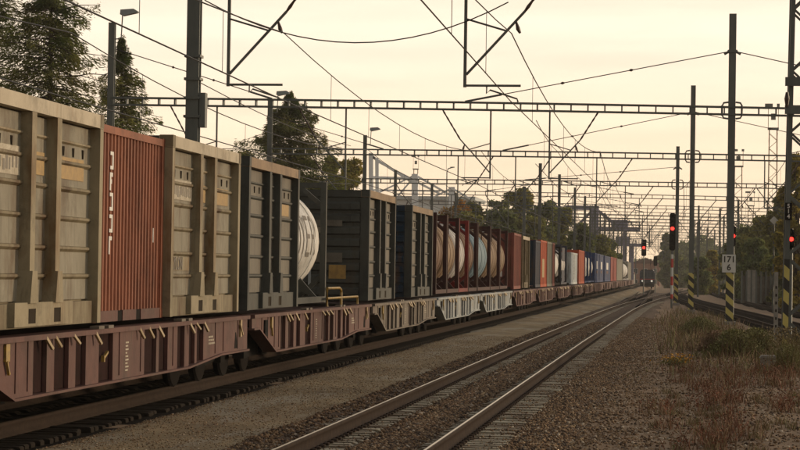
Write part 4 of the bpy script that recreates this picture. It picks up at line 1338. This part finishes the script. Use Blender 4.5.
# ------------------------------------------------------------------ trees
def leafmesh(name, P, size, mats, parent, droop=None, aspect=1.0, mi=None):
    n = len(P)
    d = rng.normal(0, 1, (n, 3)); d /= np.linalg.norm(d, axis=1)[:, None]
    if droop is not None:
        d = droop + 0.45*d
        d /= np.linalg.norm(d, axis=1)[:, None]
    e = rng.normal(0, 1, (n, 3))
    e -= (e*d).sum(1)[:, None]*d
    e /= np.linalg.norm(e, axis=1)[:, None]
    s = (size*rng.uniform(0.6, 1.4, n))[:, None]
    a, b = d*s*0.5, e*s*0.5*aspect
    v = np.stack([P-a, P+b*0.9, P+a, P-b*0.9], 1).reshape(-1, 3)
    f = np.arange(4*n).reshape(n, 4)
    return npmesh(name, v, f, mats, parent, mi)
def conifer(x, y, h, rad, label, seed, n_leaf=12000, z0=0.0, leaf=0.3, base=0.06, mats='needle', expo=0.62):
    global rng
    rg = np.random.default_rng(seed)
    t = thing('spruce_tree', label, 'tree', (x, y, z0), 'spruce trees behind the train')
    MB().tube([(0, 0, -0.3), (0.05, 0, h*0.5), (0, 0, h)], [h*0.016, h*0.01, 0.02], 8).build('trunk', 'bark', t)
    nb = int(h*15)
    P, D = [], []
    br = MB()
    per = n_leaf//nb
    for i in range(nb):
        f = base+(1-base)*(i/nb)**0.9
        zb_ = h*f
        L = rad*(1-f)**expo*min(1.0, 0.12+(1-f)*5.5)*rg.uniform(0.35, 1.15)+0.10
        az = rg.uniform(0, 6.283)
        tip = np.array([math.cos(az)*L, math.sin(az)*L, L*rg.uniform(-0.42, 0.16)+0.10*L*f])
        st = np.array([0, 0, zb_])
        br.tube([st, st+tip*0.55+np.array([0, 0, 0.06*L]), st+tip], [0.045, 0.025, 0.008], 4, cap=False)
        u = rg.random(per)**0.6
        c = st+tip[None]*u[:, None]
        side = np.array([-math.sin(az), math.cos(az), 0])
        sv = rg.normal(0, 1, (per, 1))*(0.10+0.30*L*(1-u)*u*2)[:, None]
        c = c+side[None]*sv
        c[:, 2] += -np.abs(rg.normal(0, 0.16, per))*(0.7+L*0.25) - np.abs(sv[:, 0])*0.22 + rg.normal(0, 0.09, per)
        P.append(c)
        dd = tip/np.linalg.norm(tip)+side*rg.normal(0, 0.5)+np.array([0, 0, -0.4])
        D.append(np.repeat(dd[None], per, 0))
    br.build('limbs', 'bark', t)
    leafmesh('crown', np.concatenate(P), leaf, [mats], t, np.concatenate(D), aspect=0.22)
    return t
def broadleaf(x, y, h, rad, label, seed, mats='leaf', n_leaf=9000, leaf=0.34, z0=0.0, low=0.15, group='trees beyond the railway', name='leafy_tree'):
    rg = np.random.default_rng(seed)
    t = thing(name, label, 'tree', (x, y, z0), group)
    MB().tube([(0, 0, -0.3), (0.1, 0, h*0.3), (0, 0.1, h*0.8)], [h*0.022, h*0.016, 0.04], 8).build('trunk', 'bark', t)
    nc = 70
    cl, lb_ = [], MB()
    for i in range(nc):
        az = rg.uniform(0, 6.283); v = rg.random()
        zc_ = h*(low+(0.97-low)*v)
        prof = math.sin(math.pi*min(1, max(0.02, (v*0.86+0.10))))**0.6
        q = rad*prof*rg.uniform(0.25, 1.0)
        c = np.array([math.cos(az)*q, math.sin(az)*q, zc_])
        cl.append((c, rad*rg.uniform(0.20, 0.46)))
        if i % 3 == 0:
            lb_.tube([(0, 0, h*max(0.12, v*0.6)), tuple(c*0.6+np.array([0, 0, h*v*0.25])), tuple(c)], [0.09, 0.05, 0.02], 4, cap=False)
    lb_.build('limbs', 'bark', t)
    per = n_leaf//nc
    P = []
    for c, s in cl:
        d = rg.normal(0, 1, (per, 3)); d /= np.linalg.norm(d, axis=1)[:, None]
        P.append(c+d*(s*rg.random((per, 1))**0.6)*np.array([1, 1, 0.75]))
    leafmesh('crown', np.concatenate(P), leaf, [mats] if isinstance(mats, str) else mats, t, aspect=0.75)
    return t
def px_tree(px, ytop, Y, fn, rad_px, label, seed, zbase=-0.3, **k):
    x, z = at(px, ytop, Y)
    return fn(x, Y, z-zbase, rad_px/F_PX*Y, label, seed, z0=zbase, **k)
px_tree(122, 38, 112, conifer, 78, 'slim spruce behind the first lamp mast', 1, expo=0.55, n_leaf=34000, leaf=0.21)
px_tree(52, -45, 104, conifer, 112, 'big spruce at the top left corner', 2, expo=0.5, n_leaf=70000, leaf=0.22)
px_tree(-6, -70, 108, conifer, 95, 'spruce cut by the left edge of the photo', 3, n_leaf=36000, leaf=0.22)
px_tree(290, 93, 150, conifer, 104, 'wide dark spruce behind the second lamp mast', 4, expo=0.40, n_leaf=100000, leaf=0.24)
px_tree(352, 158, 190, broadleaf, 20, 'yellow-green tree beside the wide spruce above the dark container', 5, mats='leaf_yellow', leaf=0.32)
px_tree(243, 150, 160, broadleaf, 16, 'small yellow-green tree left of the wide spruce', 6, mats='leaf_yellow', leaf=0.32)
px_tree(333, 150, 185, broadleaf, 15, 'small green tree touching the right side of the wide spruce', 7, leaf=0.3)
wood = [(455, 199, 250, 22, 'leaf_orange', 'orange autumn tree at the left end of the wood'), (474, 202, 255, 16, 'leaf', 'green tree just right of the orange autumn tree'),
        (470, 212, 235, 22, 'leaf', 'low green tree in front of the orange autumn tree'), (496, 196, 255, 22, 'leaf_dark', 'dark green tree behind the tank containers'),
        (520, 190, 270, 22, 'leaf', 'tall yellow-topped green tree in the middle of the wood'), (527, 189, 285, 12, 'leaf_yellow', 'yellow treetop showing above the middle of the wood'),
        (545, 200, 260, 22, 'leaf_dark', 'dark tree behind the blue and orange containers'), (562, 207, 275, 18, 'leaf', 'green tree right of the middle of the wood'),
        (580, 222, 265, 18, 'leaf_dark', 'low dark tree at the right end of the wood'), (600, 236, 290, 16, 'leaf', 'low tree in front of the purple crane'),
        (612, 240, 330, 10, 'leaf_dark', 'last low tree before the end of the train'), (508, 212, 240, 20, 'leaf_dark', 'low tree directly behind the oxide red container'),
        (534, 218, 235, 20, 'leaf', 'low tree directly behind the slate container'), (440, 214, 240, 14, 'leaf', 'green tree left of the orange autumn tree')]
for i, (px, py, Y, rp, m, lb) in enumerate(wood):
    px_tree(px, py, Y, broadleaf, rp, lb, 30+i, mats=m, n_leaf=14000, leaf=0.36, low=0.0)
right = [(700, 258, 300, 12, 'leaf_dark', 'small dark bush-like tree left of the 171 plate mast'), (748, 228, 230, 20, 'leaf_dark', 'dark tree right of the 171 plate mast'),
         (765, 212, 210, 22, 'leaf', 'green tree behind the white diamond sign'), (782, 196, 190, 18, 'leaf', 'green tree behind the lattice mast'),
         (798, 150, 140, 19, 'leaf_yellow', 'yellow autumn tree at the right edge'), (815, 170, 165, 26, 'leaf_yellow', 'second yellow tree, cut by the right edge'),
         (735, 240, 260, 15, 'leaf_dark', 'low dark tree behind the 171 plate mast'), (757, 240, 200, 18, 'leaf_dark', 'low dark tree above the grey wall'),
         (713, 250, 320, 9, 'leaf_yellow', 'small yellowish tree between the striped masts'), (790, 222, 160, 20, 'leaf_dark', 'dark green tree under the yellow one at the right edge')]
for i, (px, py, Y, rp, m, lb) in enumerate(right):
    px_tree(px, py, Y, broadleaf, rp, lb, 60+i, mats=m, n_leaf=14000, leaf=0.30, low=0.0, zbase=-0.6)
px_tree(669, 233, 520, broadleaf, 11, 'pointed hazy tree right of the locomotive', 80, mats='leaf_dark', n_leaf=7000, leaf=0.8, low=0.02, zbase=-1.2)
px_tree(683, 258, 560, broadleaf, 12, 'low hazy tree right of the pointed one', 81, mats='leaf_dark', n_leaf=5000, leaf=0.9, low=0.02, zbase=-1.2)
# far wood closing the horizon, one mass
n = 60000
fx = rng.uniform(-420, 420, n); fy = 720+rng.random(n)*60
hh = 13+4*np.sin(fx*0.05)+3*np.sin(fx*0.13+1)+2*np.sin(fx*0.31)
fz = rng.random(n)*hh
leafmesh('far_wood', np.stack([fx, fy, fz-3], -1), 2.4, ['leaf_dark'], None, aspect=0.8)['kind'] = 'stuff'

# ------------------------------------------------------------------ far structures
# white roof structure with masts behind the dark containers
Y = 420
def P3(px, py, Y): 
    x, z = at(px, py, Y)
    return Vector((x, Y, z))
x0, _ = at(371, 200, Y)
t = thing('white_hall', 'white hall roof hung from slanting white masts beyond the dark containers', 'building', (x0, Y, 0))
o = (x0, Y, 0)
for (pa, pb, wd) in (((371, 153), (371.5, 262), 1.1), ((377, 158), (378, 262), 0.9), ((415, 174), (415.5, 262), 1.6), ((452, 187), (452, 262), 1.6)):
    MB(o).bar(P3(*pa, Y), P3(*pb, Y), wd*0.75, wd*0.75, up=(0, 1, 0)).build('pylon', 'white_steel', t)
for (pa, pb, wd) in (((371, 156), (415, 184), 0.8), ((377, 161), (440, 194), 0.7), ((377, 160), (372, 156), 0.8), ((415, 175), (372, 196), 0.5), ((415, 175), (450, 195), 0.7), ((415, 176), (398, 196), 0.5), ((452, 188), (470, 199), 0.6), ((452, 188), (430, 199), 0.5), ((372, 177), (405, 178), 0.6), ((372, 190), (440, 191), 0.5)):
    MB(o).bar(P3(*pa, Y), P3(*pb, Y), wd*0.6, wd*0.6, up=(0, 1, 0)).build('tie_beam', 'white_steel', t)
xa, za = at(360, 199, Y); xb, zb_ = at(470, 199, Y)
MB(o).box(xa, xb, Y+1, Y+22, -2, za).build('wall', 'white_steel', t)
MB(o).box(xa-1, xb+1, Y, Y+23, za+0.02, za+0.7).build('roof', 'pale_box', t)
# purple container cranes
def crane(px0, px1, pyg, thick, legs, Y, label, pylon=None):
    xa, za = at(px0, pyg, Y); xb, zb_ = at(px1, pyg, Y)
    t = thing('container_crane', label, 'crane', (xa, Y, 0), 'gantry cranes beyond the train')
    o = (xa, Y, 0)
    th = thick*0.55/F_PX*Y
    for dy in (-3, 3):
        MB(o).box(xa, xb, Y+dy-0.8, Y+dy+0.8, za-th, za).build('bridge_girder', 'crane', t)
    for lx in legs:
        x, _ = at(lx, pyg, Y)
        for dy in (-3, 3):
            MB(o).bar((x, Y+dy, -2), (x, Y+dy, za-th), 0.7, 0.7).build('leg', 'crane', t)
    nb = 14
    rl = MB(o)
    for k in range(nb+1):
        x = xa+(xb-xa)*k/nb
        rl.bar((x, Y-3, za), (x, Y-3, za+1.1), 0.12)
    rl.bar((xa, Y-3, za+1.1), (xb, Y-3, za+1.1), 0.15)
    rl.build('railing', 'crane', t)
    x, z = at(px0+(px1-px0)*0.62, pyg-2, Y)
    MB(o).box(x-1.6, x+1.6, Y-2.2, Y+2.2, za+0.02, za+1.5).build('trolley', 'crane', t)
    if pylon:
        p0 = P3(pylon, 206, Y); 
        MB(o).bar((p0.x, Y-1.5, -2), p0-Vector((0, 1.5, 0)), 1.7, 1.5, up=(0, 1, 0)).build('pylon', 'crane', t)
        MB(o).bar(P3(pylon+1, 209, Y), P3(622, 230, Y), 0.6, 0.6, up=(0, 1, 0)).build('boom', 'crane', t)
        MB(o).bar(P3(pylon-1, 209, Y), P3(576, 227, Y), 0.5, 0.5, up=(0, 1, 0)).build('boom', 'crane', t)
        MB(o).bar(P3(566, 207.5, Y), P3(pylon, 208, Y), 0.9, 0.9, up=(0, 1, 0)).build('jib', 'crane', t)
    return t
crane(586, 640, 227, 7, (597, 625), 440, 'purple-grey container crane with pylon and slanting booms', pylon=595)
crane(590, 643, 243, 5, (604, 632), 500, 'lower purple-grey crane bridge behind the pylon crane')
# floodlight lattice towers
def flood(px, py, Y, wpx, label, head=True):
    x, z = at(px, py, Y)
    t = thing('floodlight_tower', label, 'tower', (x, Y, -1), 'lattice floodlight towers')
    H = z+1
    hw = wpx/F_PX*Y/2
    for sx in (-1, 1):
        for sy in (-1, 1):
            MB().bar((sx*hw*1.25, sy*hw*1.25, 0), (sx*hw, sy*hw, H-4), hw*0.2).build('leg', 'tower', t)
    b = MB()
    st = hw*2
    k = 0
    z_ = 0.5
    while z_+st < H-4:
        for sy in (-1, 1):
            s = 1 if k % 2 else -1
            b.bar((-s*hw*1.1, sy*hw*1.1, z_), (s*hw*1.1, sy*hw*1.1, z_+st), hw*0.1)
            b.bar((sy*hw*1.1, -s*hw*1.1, z_), (sy*hw*1.1, s*hw*1.1, z_+st), hw*0.1)
        z_ += st; k += 1
    b.build('lattice', 'tower', t)
    MB().box(-hw*1.4, hw*1.4, -hw*1.4, hw*1.4, H-4, H-3.7).build('platform', 'mast', t)
    for sx in (-1, 1):
        MB().bar((sx*hw*1.3, 0, H-3.7), (sx*hw*1.3, 0, H), hw*0.15).build('rail_post', 'tower', t)
    MB().box(-hw*2.2, -hw*0.2, -0.4, 0.4, H-0.3, H+0.2).build('floodlight', 'mast', t)
    MB().box(hw*0.9, hw*1.6, -0.4, 0.4, H-0.3, H+0.2).build('floodlight', 'mast', t)
    MB().box(-hw*0.6, hw*0.6, -0.3, 0.3, H-2.4, H-1.4).build('control_box', 'mast', t)
flood(773.5, 105, 360, 7.5, 'tall orange-lit floodlight tower left of the lattice mast')
flood(738.5, 150, 520, 7, 'second floodlight tower just right of the 171 plate mast')
flood(751, 192, 620, 5, 'small distant floodlight tower between the two tall ones')
flood(416, 156, 640, 4, 'thin floodlight tower above the white hall')
# street lamp near the wood
x, z = at(447, 168, 260)
t = thing('street_lamp', 'curved street lamp in front of the white hall', 'lamp', (x, 260, -0.3))
MB().tube([(0, 0, 0), (0, 0, z-0.2), (0.12, 0, z+0.2), (0.5, 0, z+0.34)], 0.07, 6).build('pole', 'lampgrey', t)
MB().prism([(0.4, z+0.26), (0.9, z+0.36), (0.9, z+0.46), (0.4, z+0.44)], 'y', -0.15, 0.15).build('lamp_head', 'lampgrey', t)
# brick buildings behind the locomotive
def house(px0, px1, py, Y, m, label, D=14):
    xa, za = at(px0, py, Y); xb, _ = at(px1, py, Y)
    t = thing('brick_building', label, 'building', (xa, Y, -1.5))
    o = (xa, Y, 0)
    MB(o).box(xa, xb, Y, Y+D, -1.5, za).build('wall', m, t)
    MB(o).prism([(xa-0.3, za), (xb+0.3, za), ((xa+xb)/2, za+1.6)], 'y', Y-0.3, Y+D).build('roof', 'roof', t)
    n = max(1, int((xb-xa)/2.6))
    for k in range(n):
        x = xa+(xb-xa)*(k+0.5)/n
        for zz2 in (0.8, 3.8):
            if zz2+1.4 < za:
                f_ = MB(o).box(x-0.55, x+0.55, Y-0.06, Y-0.005, zz2, zz2+1.5).build('window', 'plate', t)
                MB(o).box(x-0.47, x+0.47, Y-0.09, Y-0.062, zz2+0.08, zz2+1.42).build('pane', 'glass', f_)
    return t
house(631, 660, 258, 600, 'brick', 'pinkish brick building behind the locomotive')
house(622, 634, 268, 560, 'concrete', 'grey low building at the end of the train')
house(676, 700, 268, 640, 'white_steel', 'pale low building in the distance between the striped masts')
# concrete-panelled wall on the right
xa, _ = at(742, 280, 190); xb, _ = at(800, 280, 190)
t = thing('panel_wall', 'grey concrete panel wall under the trees on the right', 'wall', (xa, 190, -0.4))
n = 12
for k in range(n):
    x = (xb-xa)*k/n
    if k in (1, 2):
        MB().box(x, x+(xb-xa)/n-0.05, -0.12, 0.0, 0, 3.0).build('panel', 'concrete', t)
    else:
        MB().box(x, x+(xb-xa)/n-0.05, 0, 0.1, 0, 2.5).build('panel', 'dusty_panel', t)
    MB().box(x-0.09, x+0.05, -0.14, 0.12, 0, 2.9).build('post', 'mast', t)
# concrete mast stub by the lattice mast
x, _ = at(776, 300, 72)
t = thing('concrete_post', 'pale concrete post with small holes beside the lattice mast', 'post', (x, 72, 0))
b = MB(); zt = at(776, 272, 72)[1]
b.prism([(-0.07, -0.2), (0.07, -0.2), (0.06, zt), (-0.06, zt)], 'y', -0.06, 0.06).build('shaft', 'concrete', t)
b = MB()
for k in range(7):
    b.box(-0.025, 0.025, -0.066, -0.061, 0.15+k*0.25, 0.24+k*0.25)
b.build('holes', 'black', t)  # small black plates on the face, shade of the holes as colour

# ------------------------------------------------------------------ weeds
MT['weed_rust'] = mat('dead_weed_rust', (0.24, 0.10, 0.06), (0.17, 0.08, 0.052), scale=2, rough=0.9, island=0.5, spec=0.1)
MT['weed_brown'] = mat('dead_weed_brown', (0.27, 0.175, 0.11), (0.19, 0.125, 0.08), scale=2, rough=0.9, island=0.5, spec=0.1)
MT['weed_green'] = mat('weed_green', (0.19, 0.18, 0.065), (0.13, 0.13, 0.055), scale=2, rough=0.85, island=0.5, spec=0.15)
MT['weed_straw'] = mat('weed_straw', (0.28, 0.22, 0.12), (0.20, 0.155, 0.085), scale=2, rough=0.9, island=0.4, spec=0.1)
def blades(x, y, h, lean, wd, mats, name, probs=None, parent=None, o=(0, 0, 0), **props):
    n = len(x)
    z = ground_z(x, y)-0.02
    az = rng.uniform(0, 6.283, n)
    face = rng.uniform(0, 6.283, n)
    l = lean*rng.random(n)*h
    dx, dy = np.cos(az)*l, np.sin(az)*l
    wx, wy = np.cos(face)*wd*0.5, np.sin(face)*wd*0.5
    b0 = np.stack([x-wx, y-wy, z], -1); b1 = np.stack([x+wx, y+wy, z], -1)
    m0 = np.stack([x-wx*0.8+dx*0.35, y-wy*0.8+dy*0.35, z+h*0.6], -1); m1 = np.stack([x+wx*0.8+dx*0.35, y+wy*0.8+dy*0.35, z+h*0.6], -1)
    tp = np.stack([x+dx, y+dy, z+h*0.97], -1)
    v = np.stack([b0, b1, m1, m0, tp-np.array([0, 0, 0]), tp+np.stack([wx*0.2, wy*0.2, 0*wx], -1)], 1).reshape(-1, 3)-np.array(o)
    i = np.arange(n)*6
    f = np.stack([np.stack([i, i+1, i+2, i+3], -1), np.stack([i+3, i+2, i+5, i+4], -1)], 1).reshape(-1, 4)
    mi = np.repeat(rng.choice(len(mats), n, p=probs), 2)
    return npmesh(name, v, f, mats, parent, mi, **props)
def seedheads(x, y, z, sz, m, name, parent=None, o=(0, 0, 0), **props):
    P = np.stack([x, y, z], -1)-np.array(o)
    ob = leafmesh(name, P, sz, [m], parent, aspect=0.8)
    for k, v in props.items(): ob[k] = v
    return ob
def patch(n, spots):
    """spots: (x, y, sx, sy, weight)"""
    w = np.array([s[4] for s in spots], dtype=float); w /= w.sum()
    k = rng.choice(len(spots), n, p=w)
    S = np.array([s[:4] for s in spots])
    x = rng.normal(S[k, 0], S[k, 2]); y = rng.normal(S[k, 1], S[k, 3])
    ok = (x > -1.15) & (y > 15)
    return x[ok], y[ok]
rust_spots = [(0.5+rng.uniform(-0.8, 2.2), rng.uniform(20, 48), rng.uniform(0.08, 0.26), rng.uniform(0.25, 1.0), rng.uniform(0.5, 1.6)) for _ in range(34)]
x, y = patch(3600, rust_spots)
h = rng.uniform(0.06, 0.34, len(x))
blades(x, y, h, 1.0, 0.012, ['weed_rust', 'weed_brown', 'weed_straw'], 'dead_weeds', [0.3, 0.55, 0.15], kind='stuff')
sel = rng.random(len(x)) < 0.4
k = 2
xs_, ys_, hs_ = (np.repeat(q[sel], 4) for q in (x, y, h))
seedheads(xs_+rng.normal(0, 0.03, len(xs_)), ys_+rng.normal(0, 0.03, len(xs_)), ground_z(xs_, ys_)+hs_*rng.uniform(0.35, 1.0, len(xs_)), 0.028, 'weed_rust', 'dead_seedheads', kind='stuff')
# ground-hugging grass further back
gs = [(0.4, 62, 0.5, 7, 1.3), (1.4, 70, 0.8, 9, 1.5), (0.2, 80, 0.5, 9, 1.2), (1.8, 56, 0.6, 5, 1), (0.9, 48, 0.7, 3, 0.6), (2.3, 60, 0.6, 8, 1), (0.9, 92, 0.8, 10, 1.4), (1.2, 110, 0.8, 12, 1.0), (-0.2, 100, 0.5, 14, 0.9), (0.2, 130, 0.5, 14, 0.8)]
x, y = patch(5200, gs)
blades(x, y, rng.uniform(0.06, 0.3, len(x))*(1+0.4*(y > 60)), 0.8, 0.022, ['weed_green', 'weed_brown', 'weed_straw'], 'verge_grass', [0.3, 0.45, 0.25], kind='stuff')
# sparse tufts on the near verge
ts = [(rng.uniform(-0.3, 2.6), rng.uniform(18, 48), 0.06, 0.12, 1) for _ in range(60)]
x, y = patch(4200, ts)
blades(x, y, rng.uniform(0.04, 0.16, len(x)), 1.0, 0.010, ['weed_straw', 'weed_brown', 'weed_green'], 'dry_grass_tufts', [0.4, 0.4, 0.2], kind='stuff')

def bush(px, py, Y, hh, ww, mats, label, seed, n=2600, probs=None, cat='bush', name='wild_bush', leaf=0.05, stalk=0.9):
    x0, _ = at(px, py, Y)
    t = thing(name, label, cat, (x0, Y, 0))
    x = rng.normal(x0, ww*0.42, n//3); y = rng.normal(Y, ww*0.5, n//3)
    env = np.exp(-((x-x0)/(ww*0.8))**2)
    blades(x, y, hh*env*rng.uniform(0.4, 1.0, len(x)), stalk, 0.014, mats, 'stems', probs, t, (x0, Y, 0), kind='stuff')
    k = n
    u = rng.integers(0, len(x), k)
    zx = x[u]+rng.normal(0, 0.07, k); zy = y[u]+rng.normal(0, 0.07, k)
    zz3 = hh*env[u]*rng.uniform(0.15, 0.95, k)
    seedheads(zx, zy, zz3, leaf, mats[0], 'leaves', t, (x0, Y, 0), kind='stuff')
    return t
bush(735, 358, 56, 0.75, 0.75, ['weed_green', 'weed_brown'], 'grey-green scrub bush in front of the 171 plate mast', 1, n=5000)
bush(718, 352, 60, 0.6, 0.6, ['weed_brown', 'weed_green'], 'brownish scrub bush left of the grey-green one', 2, n=3600)
bush(757, 352, 58, 0.75, 0.6, ['weed_green', 'weed_straw'], 'yellowish scrub bush between the plate mast and the lattice mast', 3, n=3600)
bush(700, 325, 80, 0.6, 0.8, ['weed_green', 'weed_straw'], 'low green scrub under the second striped mast', 4, n=3000)
bush(788, 372, 46, 0.7, 0.32, ['weed_green', 'weed_straw'], 'green grass clump at the right edge by the lattice mast', 5, n=1500, leaf=0.03)
t = bush(677, 364, 51, 0.16, 0.34, ['weed_green', 'weed_brown'], 'low plant with orange-yellow flowers on the verge', 6, n=900, cat='plant', name='flowering_plant', leaf=0.03)
n = 190
fx, fy = rng.normal(t.location.x, 0.20, n), rng.normal(51, 0.3, n)
seedheads(fx, fy, 0.03+rng.uniform(0.02, 0.2, n), 0.045, 'orange_lamp', 'flowers', t, tuple(t.location), kind='stuff')
# tall plumed grass by the lattice mast
x0, _ = at(791, 365, 48)
t = thing('plume_grass', 'tall pale plumed grass leaning beside the lattice mast foot', 'grass clump', (x0, 48, 0))
n = 420
x, y = rng.normal(x0, 0.16, n), rng.normal(48, 0.2, n)
hgt = rng.uniform(0.35, 0.95, n)
blades(x, y, hgt, 0.7, 0.014, ['weed_straw', 'weed_green'], 'stems', [0.6, 0.4], t, (x0, 48, 0), kind='stuff')
n = 700
u = rng.uniform(0.45, 1.0, n)
seedheads(rng.normal(x0-0.1, 0.2, n)+(u-0.7)*-0.15, rng.normal(48, 0.2, n), u*0.95, 0.045, 'weed_straw', 'plumes', t, (x0, 48, 0), kind='stuff')
# grey cabinet in the weeds
x0, _ = at(768, 372, 49)
t = thing('cable_cabinet', 'small grey cable cabinet low in the weeds by the lattice mast', 'cabinet', (x0, 49, -0.05))
MB().box(-0.16, 0.16, -0.12, 0.12, 0, 0.3).build('body', 'concrete', t)
MB().prism([(-0.19, 0.3), (0.19, 0.3), (0.15, 0.36), (-0.15, 0.36)], 'y', -0.15, 0.15).build('lid', 'concrete', t)

# ------------------------------------------------------------------ evening haze
hm = bpy.data.materials.new('haze')
hm.use_nodes = True
N = hm.node_tree.nodes
N.remove(N['Principled BSDF'])
pv = N.new('ShaderNodeVolumePrincipled')
pv.inputs['Color'].default_value = (1.0, 0.97, 0.93, 1)
pv.inputs['Density'].default_value = 0.00020
pv.inputs['Anisotropy'].default_value = 0.2
hm.node_tree.links.new(pv.outputs[0], N['Material Output'].inputs['Volume'])
MT['haze'] = hm
MB().box(-910, 910, -60, 1110, -5, 42).build('haze', 'haze', kind='stuff')
